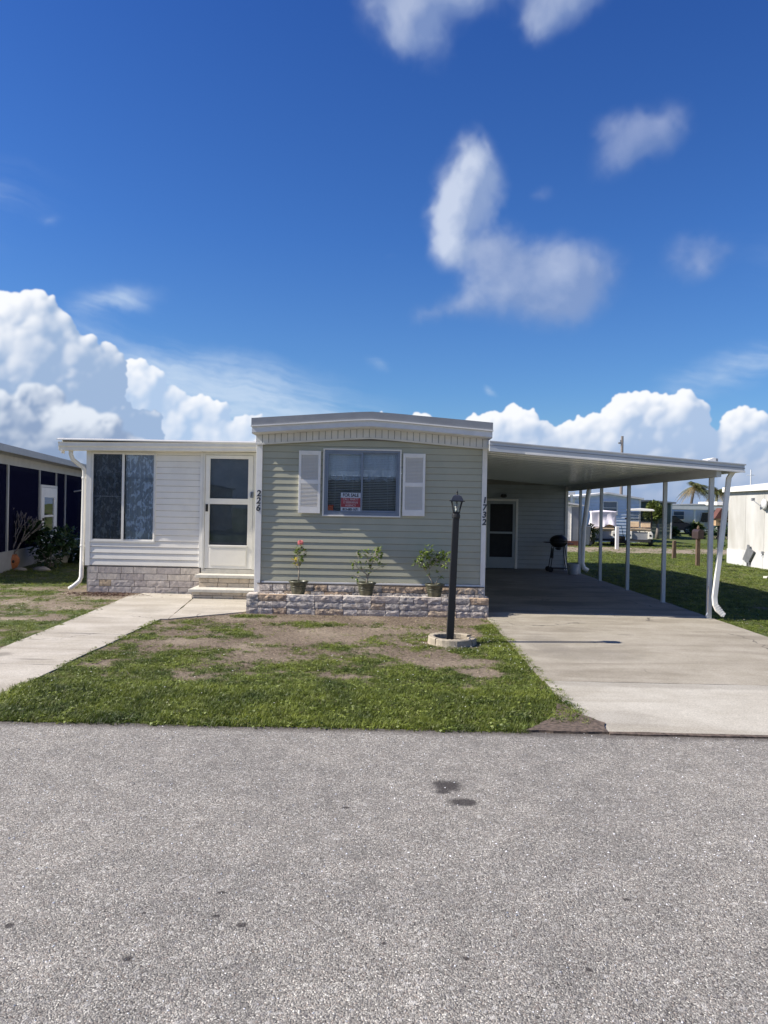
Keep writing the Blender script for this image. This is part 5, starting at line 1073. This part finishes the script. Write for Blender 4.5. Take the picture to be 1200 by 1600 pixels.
home('blue_house', 'pale blue sided mobile home with a low gable behind the parked golf carts', 10.02, 13.66, 42.0, 54, 2.36, blue_vinyl, white_trim, rise=.28, eave=.15, board=.17, windows=[(11.60, 12.42, 1.50, 2.25)])
BC = thing('carport', (8.8, 42.2, 0), 'white roofed lean-to on the left side of the pale blue home, dark plum wall inside', 'carport')
part('roof', MB().prism([(7.4, 2.40), (10.0, 2.56), (10.0, 2.70), (7.4, 2.52)], 'y', 41.6, 52), white_trim, BC); part('wall', MB().box(7.6, 9.9, 47, 47.1, 0, 2.45), material('plum_wall', (0.10, 0.06, 0.085), .8, .2, 2), BC); part('post', MB().box(9.78, 9.92, 41.7, 41.84, 0, 2.53), white_trim, BC); part('beam', MB().box(7.4, 9.78, 41.7, 41.8, 2.20, 2.40), fascia_grey, BC)
CB = thing('storage_cabinet', (8.55, 36.5, 0), 'tall pale storage shed with a slanted white roof, partly hidden by the carport wall', 'shed')
part('body', MB().box(8.15, 9.02, 36.5, 37.5, .0, 1.9), white_vinyl, CB); part('roof', MB().prism([(8.05, 2.02), (9.2, 1.90), (9.2, 1.95), (8.05, 2.12)], 'y', 36.3, 37.7), white_trim, CB); part('door', MB().box(8.62, 8.98, 36.47, 36.498, .25, 1.85), fascia_grey, CB); part('door_gap', MB().box(8.60, 8.618, 36.46, 36.498, .25, 1.85), white_trim, CB); part('brick_base', MB().box(8.13, 9.0, 36.44, 36.499, 0, .24), material('cabinet_base', (0.22, 0.08, 0.05), .8, .2, 6), CB)
bn = thing('refuse_bin', (9.25, 36.6, 0), 'pale grey wheeled bin standing between the storage shed and the covered golf cart', 'bin')
part('body', MB().add([(-.2, -.2, .08), (.2, -.2, .08), (.2, .2, .08), (-.2, .2, .08), (-.26, -.26, .9), (.26, -.26, .9), (.26, .26, .9), (-.26, .26, .9)], [(0, 3, 2, 1), (4, 5, 6, 7), (0, 1, 5, 4), (1, 2, 6, 5), (2, 3, 7, 6), (3, 0, 4, 7)]), material('bin_grey', (0.30, 0.31, 0.29), .6, .1, 4), bn, local=True); part('lid', MB().box(-.28, .28, -.30, .28, .9, .95), fascia_grey, bn, local=True); part('wheel', MB().tube([(-.18, .22, .08), (-.24, .22, .08)], .08, 10), rubber, bn, local=True); part('wheel', MB().tube([(.18, .22, .08), (.24, .22, .08)], .08, 10), rubber, bn, local=True)
bush('garden_shrub', (9.65, 37.0, 0), 'grey green shrub beside the covered golf cart', .45, .95, 420, tree_green, 33, leafs=.14)

def golf_cart(name, loc, label, rz_, covered=False):
    g = thing(name, loc, label, 'golf cart', 'golf carts parked on the lawn', rz=rz_); P = lambda n, mb, m, **k: part(n, mb, m, g, local=True, **k)
    tan = material('seat_tan', (0.58, 0.44, 0.28), .6, .1, 6); cream = material('cart_cream', (0.72, 0.68, 0.58), .35, .05, 4)
    P('chassis', MB().box(-.50, .50, -1.1, 1.1, .22, .34), black_matte)
    for x in (-.52, .52):
        for y in (-.75, .80): w_ = P('wheel', MB().tube([(x - .08, y, .23), (x + .08, y, .23)], .23, 18), rubber, bevel=.02); part('hub', MB().tube([(x - .085, y, .23), (x + .085, y, .23)], .11, 12), fascia_grey, w_, local=True)
    # the back of the cart faces -y
    P('rear_fender', MB().prism([(-.60, .36), (-.36, .36), (-.36, .72), (-.52, .74), (-.60, .62)], 'y', -1.12, -.45), cream, bevel=.03); P('rear_fender', MB().prism([(.60, .36), (.36, .36), (.36, .72), (.52, .74), (.60, .62)], 'y', -1.12, -.45), cream, bevel=.03)
    for x in (-.48, .48): P('tail_light', MB().tube([(x, -1.13, .54), (x, -1.12, .54)], .055, 12), black_matte)
    P('rear_panel', MB().box(-.36, .36, -1.0, -.95, .30, .70), fascia_grey); P('seat', MB().box(-.52, .52, -.62, -.05, .74, .86), tan, bevel=.03); P('rear_seat', MB().box(-.50, .50, -1.06, -.70, .76, .86), tan, bevel=.03)
    P('backrest', MB().box(-.50, -.03, -.70, -.60, .92, 1.20), tan, bevel=.03); P('backrest', MB().box(.03, .50, -.70, -.60, .92, 1.20), tan, bevel=.03)
    P('front_cowl', MB().prism([(.35, .34), (1.18, .34), (1.20, .62), (.80, .88), (.55, .90), (.50, .45)], 'x', -.56, .56), cream, bevel=.03); P('steering_wheel', MB().tube([(-.28 + .16 * math.cos(R(a)), .32 + .06 * math.sin(R(a)), 1.0 + .15 * math.sin(R(a))) for a in range(0, 361, 30)], .014, 6, False), black_matte)
    P('frame', MB().tube([(-.54, -.66, .85), (-.54, -.66, 1.72)], .02, 6).tube([(.54, -.66, .85), (.54, -.66, 1.72)], .02, 6).tube([(-.54, .62, .85), (-.54, .42, 1.72)], .02, 6).tube([(.54, .62, .85), (.54, .42, 1.72)], .02, 6).tube([(-.52, -1.1, .9), (.52, -1.1, .9)], .018, 6).tube([(-.54, .5, 1.3), (.54, .5, 1.3)], .01, 4), black_matte)
    if not covered:
        P('canopy', MB().prism([(-.63, 1.72), (.63, 1.72), (.66, 1.76), (.58, 1.82), (.0, 1.86), (-.58, 1.82), (-.66, 1.76)], 'y', -.98, .72), white_trim, bevel=.02); P('windshield', MB().box(-.52, .52, .50, .51, .92, 1.68), screen_mat('tinted_plastic', .35, (.06, .08, .07)))
        P('mirror', MB().box(-.72, -.58, .35, .38, 1.30, 1.38), black_matte)
    else:
        cl = material('sheet_white', (0.84, 0.78, 0.82), .8, .06, 3); mb = MB(); nx, nz = 56, 16; vs = []
        for i in range(nx + 1):
            s_ = i / nx * 4; side = min(3, int(s_)); f = s_ - side; W_, D_ = .62, .95
            c_ = [(-W_, -D_), (W_, -D_), (W_, D_), (-W_, D_), (-W_, -D_)]; x = c_[side][0] + (c_[side + 1][0] - c_[side][0]) * f; y = c_[side][1] + (c_[side + 1][1] - c_[side][1]) * f
            for j in range(nz + 1):
                v = j / nz; bot = .92 - (.80 * max(0, 1 - abs(x + .62) / .40) if y < -.5 else 0) + .12 * math.sin(x * 6) ; z = 1.68 - (1.68 - bot) * v
                fold = .05 * v * math.sin(i * 1.25 + math.sin(j * .35)) + .03 * v * math.sin(i * 2.9); k = 1 + fold - .10 * math.sin(v * 3.0) * (1 - .4 * v); vs.append((x * k, y * k, z))
        fs = [(i * (nz + 1) + j, (i + 1) * (nz + 1) + j, (i + 1) * (nz + 1) + j + 1, i * (nz + 1) + j + 1) for i in range(nx) for j in range(nz)]
        vs.append((0, 0, 1.74)); fs += [(i * (nz + 1), len(vs) - 1, (i + 1) * (nz + 1)) for i in range(nx)]
        P('dust_sheet', mb.add(vs, fs), cl, smooth=True)
    return g
golf_cart('golf_cart', (12.45, 38.3, 0), 'golf cart with a white canopy and tan seats, seen from behind on the lawn', R(-17))
golf_cart('golf_cart', (10.75, 38.8, 0), 'golf cart draped in a pinkish white dust sheet before the blue home', R(-12), True)
mower = thing('push_mower', (11.55, 38.3, 0), 'small dark push mower parked between the two golf carts', 'mower')
part('deck', MB().box(-.28, .28, -.3, .3, .12, .26), black_matte, mower, local=True, bevel=.03); part('engine', MB().box(-.15, .15, -.15, .15, .26, .46), black_metal, mower, local=True, bevel=.03); part('handlebar', MB().tube([(-.2, .2, .25), (-.2, .7, .95), (.2, .7, .95), (.2, .2, .25)], .014, 6), black_metal, mower, local=True)
for x in (-.3, .3):
    for y in (-.25, .25): part('wheel', MB().tube([(x - .02, y, .1), (x + .02, y, .1)], .1, 12), rubber, mower, local=True)

# short posts on the right lawn
solo('marker_post', MB().box(10.04, 10.18, 34.1, 34.24, -.02, 1.0), white_trim, 'short square white post standing in front of the sheeted golf cart', 'post', (10.11, 34.17, 0), bevel=.01)
solo('marker_post', MB().prism([(10.19, -.02), (10.32, -.02), (10.31, .66), (10.21, .64)], 'y', 27.65, 27.77), wood_old, 'short weathered wooden post on the lawn left of the mailbox post', 'post', (10.25, 27.71, 0), bevel=.01)
MP = thing('mailbox', (9.56, 23.85, 0), 'dark brown rounded mailbox on a weathered wooden post behind the carport', 'mailbox')
part('post', MB().box(-.055, .055, -.055, .055, -.02, .86), wood_old, MP, local=True, bevel=.008)
mb = MB(); pr = [(-.09, .86), (.09, .86), (.09, 1.06)] + [(.09 * math.cos(R(a)), 1.06 + .09 * math.sin(R(a))) for a in range(20, 161, 20)] + [(-.09, 1.06)]
brown = material('mailbox_brown', (0.04, 0.022, 0.018), .5, .2, 9); part('box', mb.prism(pr, 'y', -.22, .26), brown, MP, local=True); part('door', MB().prism([(x * .96, .86 + (z - .86) * .98 + .002) for x, z in pr], 'y', -.232, -.221), brown, MP, local=True); part('post_cap', MB().lathe([(.04, 1.15), (.045, 1.18), (.02, 1.25), (.005, 1.27)], (0, 0, 0), 10), wood_old, MP, local=True); part('flag', MB().box(.092, .10, -.05, .0, 1.0, 1.13).box(.092, .10, .0, .06, 1.09, 1.13), red, MP, local=True)
bh = thing('bird_house', (9.40, 22.0, 0), 'brown roofed bird house on a dark pole, between near post and slanted downspout', 'bird house')
part('pole', MB().tube([(0, 0, -.02), (0, 0, 1.30)], .035, 8), black_metal, bh, local=True); part('box', MB().box(-.13, .13, -.11, .11, 1.30, 1.52), material('birdhouse_tan', (0.45, 0.30, 0.17), .8, .2, 6), bh, local=True); part('roof', MB().prism([(-.19, 1.50), (.19, 1.50), (0, 1.80)], 'y', -.16, .16), material('birdhouse_roof', (0.13, 0.05, 0.035), .7, .2, 6), bh, local=True); part('entry_hole', MB().tube([(0, -.113, 1.42), (0, -.1105, 1.42)], .03, 12), black_matte, bh, local=True)
vine = bush('climbing_vine', (9.42, 21.95, 0), 'green vine climbing the pole of the bird house', .16, 1.0, 160, leaf_dark, 41, cat='vine', leafs=.07, twigs=True)

# white trailer on the right
WT = thing('white_trailer', (11.28, 20.0, 0), 'white mobile home at the right edge, its sunlit long side facing the carport', 'mobile home')
tw_m = material('trailer_white', (0.46, 0.445, 0.40), .55, .06, 1.6, color2=(0.53, 0.515, 0.475), dirt=(.36, .335, .28), dirt_amt=.5, dirt_scale=.9, stretch=(1, 1, .35)); sk_m = material('trailer_skirt', (0.57, 0.565, 0.545), .5, .05, 2)
part('body', MB().box(11.30, 15.0, 14.5, 25.72, .50, 2.44), tw_m, WT); part('roof', MB().prism([(11.18, 2.42), (13.2, 2.66), (15.1, 2.42), (15.1, 2.50), (13.2, 2.78), (11.18, 2.52)], 'y', 14.3, 25.9), white_trim, WT); part('roof_edge', MB().box(11.16, 11.20, 14.3, 25.9, 2.37, 2.53), white_trim, WT)
for i in range(9): y = 14.5 + i * 1.25; part('skirt_panel', MB().box(11.275, 11.31, y + .005, min(y + 1.245, 25.72), .0, .498), sk_m, WT)
for i in range(1, 9): y = 25.7 - i * 1.22; part('seam_strip', MB().box(11.292, 11.299, y - .012, y + .012, .50, 2.40), tw_m, WT)
part('skirt_end', MB().box(11.31, 15.0, 25.70, 25.73, 0, .5), sk_m, WT); part('roof_unit', MB().box(11.55, 12.3, 22.6, 23.5, 2.60, 2.86), white_vinyl, WT, bevel=.03); part('roof_unit_base', MB().box(11.6, 12.25, 22.65, 23.45, 2.50, 2.599), black_matte, WT)
SDH = thing('satellite_dish', (11.2, 23.08, 1.95), 'grey satellite dish bracketed to the sunlit side of the white trailer', 'satellite dish')
part('dish', MB().ball((0, 0, 0), (.06, .16, .17), 18, 6, -1, 1).ball((0, 0, 0), (.01, .2, .2), 3, 2), material('dish_grey', (0.55, 0.55, 0.53), .5, .05, 5), SDH, smooth=True, local=True); part('arm', MB().tube([(-.05, .0, -.1), (-.16, .35, .12)], .015, 6), fascia_grey, SDH, local=True); part('receiver', MB().box(-.20, -.12, .33, .42, .10, .19), fascia_grey, SDH, local=True); part('bracket', MB().tube([(.10, 0, -.05), (0, 0, -.02)], .03, 6), fascia_grey, SDH, local=True)
BD = thing('shadow_panel', (11.2, 24.05, 0), 'tilted dark grey shape with a small top tab, standing for a shadow on the white trailer skirting', 'board')  # thin dark panel added to stand for a cast shadow on the skirting
bm_ = material('shadow_grey', (0.14, 0.145, 0.15), .7, .15, 5)
part('shadow_face', MB().prism([(24.42, .21), (24.04, .12), (23.68, .50), (23.98, .58), (24.12, .60)], 'x', 11.20, 11.24), bm_, BD); part('shadow_tab', MB().prism([(23.98, .585), (24.14, .605), (24.13, .69), (24.03, .69)], 'x', 11.205, 11.235), bm_, BD); part('shadow_foot', MB().box(11.20, 11.235, 24.10, 24.14, -.01, .13).box(11.20, 11.235, 23.98, 24.02, -.01, .16), bm_, BD)
solo('hose_bib', MB().box(11.22, 11.274, 23.18, 23.26, .46, .53).tube([(11.25, 23.22, .46), (11.22, 23.22, .38)], .015, 6), fascia_grey, 'small grey outlet box on the white trailer skirting near its right end', 'tap', (11.25, 23.2, 0))
solo('white_plank', MB().add([(9.62, 19.6, .01), (10.5, 20.15, .01), (10.45, 20.24, .01), (9.57, 19.69, .01), (9.62, 19.6, .06), (10.5, 20.15, .06), (10.45, 20.24, .06), (9.57, 19.69, .06)], [(0, 3, 2, 1), (4, 5, 6, 7), (0, 1, 5, 4), (1, 2, 6, 5), (2, 3, 7, 6), (3, 0, 4, 7)]), cream_trim, 'pale plank lying on the lawn before the white trailer', 'plank', (10, 19.9, 0))
solo('antenna_mast', MB().tube([(12.9, 27.6, 0), (12.9, 27.6, 3.25)], .018, 6).tube([(12.75, 27.6, 3.05), (13.05, 27.6, 3.05)], .008, 4), white_trim, 'thin white antenna mast rising behind the left end of the white trailer', 'antenna', (12.9, 27.6, 0))

# far homes to the right
DG = home('olive_house', 'dull olive green house with a low sloping roof behind the golf cart canopy', 15.0, 18.3, 50.0, 60, 2.30, material('olive_siding', (0.13, 0.15, 0.12), .8, .15, 1.5), fascia_grey, rise=.10, eave=.2, board=.2, windows=[(15.3, 15.9, 1.0, 1.7)])
FC = thing('carport', (26, 62, 0), 'long white flat roofed carport far behind the lawn, sheltering parked vehicles', 'carport')
part('roof', MB().box(21.4, 33.5, 61.5, 66.5, 2.00, 2.28), white_trim, FC); part('roof', MB().box(28.0, 33.5, 66, 70, 2.45, 2.75), white_trim, FC)
for x in (21.9, 24.4, 26.2, 27.6, 30.5, 33.2): part('post', MB().box(x - .06, x + .06, 61.6, 61.72, 0, 2.0), white_trim, FC)
part('downspout', MB().tube([(21.75, 61.4, 2.0), (21.85, 61.4, 1.0), (21.95, 61.4, .3), (21.8, 61.4, .05)], .07, 6), white_trim, FC)
FH = home('house', 'pale blue grey house seen through the far white carport', 22.0, 33.4, 68.5, 78, 2.3, material('far_blue_wall', (0.66, 0.72, 0.78), .7, .08, 1), white_trim, rise=.2, board=None, windows=[(25.2, 26.2, 1.1, 1.9), (23.0, 23.7, .3, 1.9), (28.4, 29.2, 1.2, 2.0), (29.5, 30.2, 1.2, 2.0)])
def car(name, loc, label, cat, body, L, Wd, prof, cab, rz_, glassm):
    c_ = thing(name, loc, label, cat, None, rz=rz_); P = lambda n, mb, m, **k: part(n, mb, m, c_, local=True, **k)
    P('body', MB().prism(prof, 'y', -Wd / 2, Wd / 2), body, bevel=.04); P('cabin', MB().prism(cab, 'y', -Wd / 2 + .08, Wd / 2 - .08), glassm, bevel=.03)
    xs_ = [p[0] for p in cab]; zt = max(p[1] for p in cab); top = [p for p in cab if p[1] > zt - .05]; P('roof_panel', MB().box(min(p[0] for p in top), max(p[0] for p in top), -Wd / 2 + .1, Wd / 2 - .1, zt, zt + .04), body, bevel=.02)
    for x in (-L * .31, L * .31):
        for y in (-Wd / 2 + .02, Wd / 2 - .02): wq = P('wheel', MB().tube([(x, y - .1, .32), (x, y + .1, .32)], .32, 18), rubber); part('rim', MB().tube([(x, y - .105, .32), (x, y + .105, .32)], .18, 12), fascia_grey, wq, local=True)
    for y in (-Wd / 2 + .25, Wd / 2 - .25): P('headlight', MB().box(-L / 2 - .01, -L / 2 + .03, y - .15, y + .15, .62, .76), white_trim)
    for s_ in (-1, 1): P('side_mirror', MB().box(-L * .18, -L * .14, s_ * Wd / 2 - .06, s_ * Wd / 2 + .14 * s_ + .06, 1.0, 1.14), body)
    return c_
gl_d = material('car_glass_dark', (0.02, 0.025, 0.03), .08, .05, 3, spec=.9)
car('parked_pickup', (26.9, 64.5, 0), 'white pickup truck parked under the far white carport', 'pickup', material('pickup_white', (0.62, 0.64, 0.66), .3, .04, 3), 5.2, 1.9, [(-2.6, .35), (2.6, .35), (2.6, 1.0), (.9, 1.0), (-1.3, 1.02), (-2.55, .95)], [(-1.35, 1.02), (.9, 1.02), (.75, 1.75), (-.65, 1.75)], R(180 - 18), gl_d)
car('parked_car', (23.4, 64.2, 0), 'dark maroon grey car parked at the left end of the far carport', 'car', material('car_dark', (0.06, 0.045, 0.05), .3, .1, 3), 4.4, 1.8, [(-2.2, .3), (2.2, .3), (2.2, .85), (1.3, .95), (-1.2, .92), (-2.15, .75)], [(-1.1, .92), (1.5, .92), (.9, 1.42), (-.4, 1.42)], R(160), gl_d)
gs = material('garden_edging', (0.60, 0.54, 0.42), .9, .2, 5)
fo = MB(); 
for i in range(16): x = 21.9 + i * .42; fo.box(x, x + .36, 52.3 - .25 * i + 4 * (i > 8) * 0, 52.6 - .25 * i, -.02, .16)
tag(link('edging_stones', fo.mesh('edging_stones', gs)), 'pale stone garden edging in front of the far carport shrubs', 'edging', kind='stuff')
bush('garden_shrub', (20.2, 50.5, 0), 'rounded olive shrub in front of the far pickup, left of the mailbox', .65, .85, 600, tree_green, 51, leafs=.22); bush('garden_shrub', (21.8, 51.5, 0), 'darker rounded shrub right of the mailbox before the far carport', .7, .95, 600, leaf_dark, 52, leafs=.22); bush('garden_shrub', (19.2, 52.5, 0), 'low spiky shrub at the left end of the pale garden edging', .5, .6, 260, tree_green, 53, leafs=.25)
def tree(name, loc, label, h, r, m, seed, n=2600, leafs=.2):
    t = thing(name, loc, label, 'tree'); q = random.Random(seed); tr = MB(); lv = MB()
    tr.tube([(0, 0, 0), (.05, 0, h * .3), (-.02, .04, h * .55)], [.14, .10, .07], 8); cl = []
    for _ in range(9):
        a = q.uniform(0, 6.28); e = Vector((math.cos(a) * r * q.uniform(.2, .75), math.sin(a) * r * q.uniform(.2, .75), h * q.uniform(.5, .92))); tr.tube([(0, 0, h * .4), e * .6 + Vector((0, 0, h * .2)), e], [.06, .035, .012], 5); cl.append((e, r * q.uniform(.25, .45)))
    for _ in range(n):
        c_, s_ = q.choice(cl); d = Vector((q.gauss(0, 1), q.gauss(0, 1), q.gauss(0, .8))).normalized(); leaf(lv, c_ + d * s_ * q.random() ** .45, d, Vector((q.gauss(0, .5), q.gauss(0, .5), 1)), leafs * q.uniform(.6, 1.2), leafs * .3, .3)
    part('trunk', tr, grey_bark, t, local=True, smooth=True); tag(part('crown', lv, m, t, local=True), kind='stuff')
tree('olive_tree', (17.0, 48.9, 0), 'yellowish green small tree against the dull olive house', 2.3, .85, tree_green, 61)
def palm(name, loc, h, seed, label, lean=.2, nf=22, fl=1.7, wind=.5):
    t = thing(name, loc, label, 'palm tree', 'palm trees on the skyline'); q = random.Random(seed); tr = MB(); lv = MB(); dr = MB()
    tr.tube([(lean * (i / 6) ** 2, 0, h * i / 6) for i in range(7)], [.17 - .05 * i / 6 for i in range(7)], 9); top = Vector((lean, 0, h))
    part('trunk', tr, palm_bark, t, local=True, smooth=True)
    for k in range(nf):
        a = 6.283 * k / nf + q.uniform(-.15, .15); up_ = q.uniform(-.35, 1.0); d = Vector((math.cos(a) + wind, math.sin(a), up_)).normalized(); L = fl * q.uniform(.8, 1.1); tgt = dr if up_ < -.05 and q.random() < .7 else lv; path = []
        for i in range(9):
            f = i / 8; path.append(top + d * L * f + Vector((wind * .25 * f * f, 0, -L * .75 * f * f)))
        tgt.tube(path, [.022 * (1 - .8 * i / 8) for i in range(9)], 4, False)
        for i in range(1, 9):
            p = path[i]; tg = (path[i] - path[i - 1]).normalized(); s_ = tg.cross(Vector((0, 0, 1))); s_ = s_.normalized() if s_.length > .01 else Vector((1, 0, 0))
            for sgn in (-1, 1):
                for j in range(4):
                    b_ = path[i - 1].lerp(p, j / 4); w_ = L * .26 * math.sin(math.pi * min(1, (i - 1 + j / 4) / 8 + .12)); tip = b_ + s_ * sgn * w_ + tg * w_ * .5 + Vector((wind * .06, 0, -w_ * q.uniform(.35, .8))); tgt.add([b_, b_ + tg * .045, tip], [(0, 1, 2)])
    if lv.v: tag(part('fronds', lv, palm_green, t, local=True), kind='stuff')
    if dr.v: tag(part('dry_fronds', dr, palm_dry, t, local=True), kind='stuff')
    part('crown_shaft', MB().ball((lean, 0, h - .1), (.22, .22, .35), 8, 6), palm_dry, t, local=True)
palm('palm_tree', (31.1, 80, 0), 4.5, 3, 'palm with drooping wind blown fronds rising over the far white carport', .5, 44, 2.1)
palm('palm_tree', (34.6, 82, 0), 4.1, 5, 'palm mostly hidden behind the slanted downspout, with a dry pale crown', .2, 36, 1.9)
palm('palm_tree', (16.0, 62, 0), 6.35, 9, 'palm whose crown tip just shows over the carport roof', .2, 22, 1.3)
up_ = thing('utility_pole', (18.0, 60, 0), 'grey utility pole standing beyond the carport roof', 'pole'); part('pole', MB().tube([(0, 0, 0), (0, 0, 7.6)], [.14, .10], 8), grey_bark, up_, local=True); part('top_fitting', MB().box(-.30, -.06, -.08, .08, 7.0, 7.12).box(-.16, -.10, -.05, .05, 7.12, 7.3), fascia_grey, up_, local=True)
# homes across the street, behind the photographer (they show in the window glass)
for i, (x0, m_, lb) in enumerate(((-22, white_vinyl, 'white mobile home across the street behind the camera, left one'), (-6, material('tan_siding', (0.45, 0.40, 0.31), .6, .06, 3), 'tan mobile home straight across the street behind the camera'), (11, blue_vinyl, 'pale blue mobile home across the street behind the camera, right one'))):
    home('mobile_home', lb, x0, x0 + 11, -26, -18, 2.7, m_, fascia_grey, rise=.5, board=None, group='homes across the street')
bpy.context.view_layer.update()
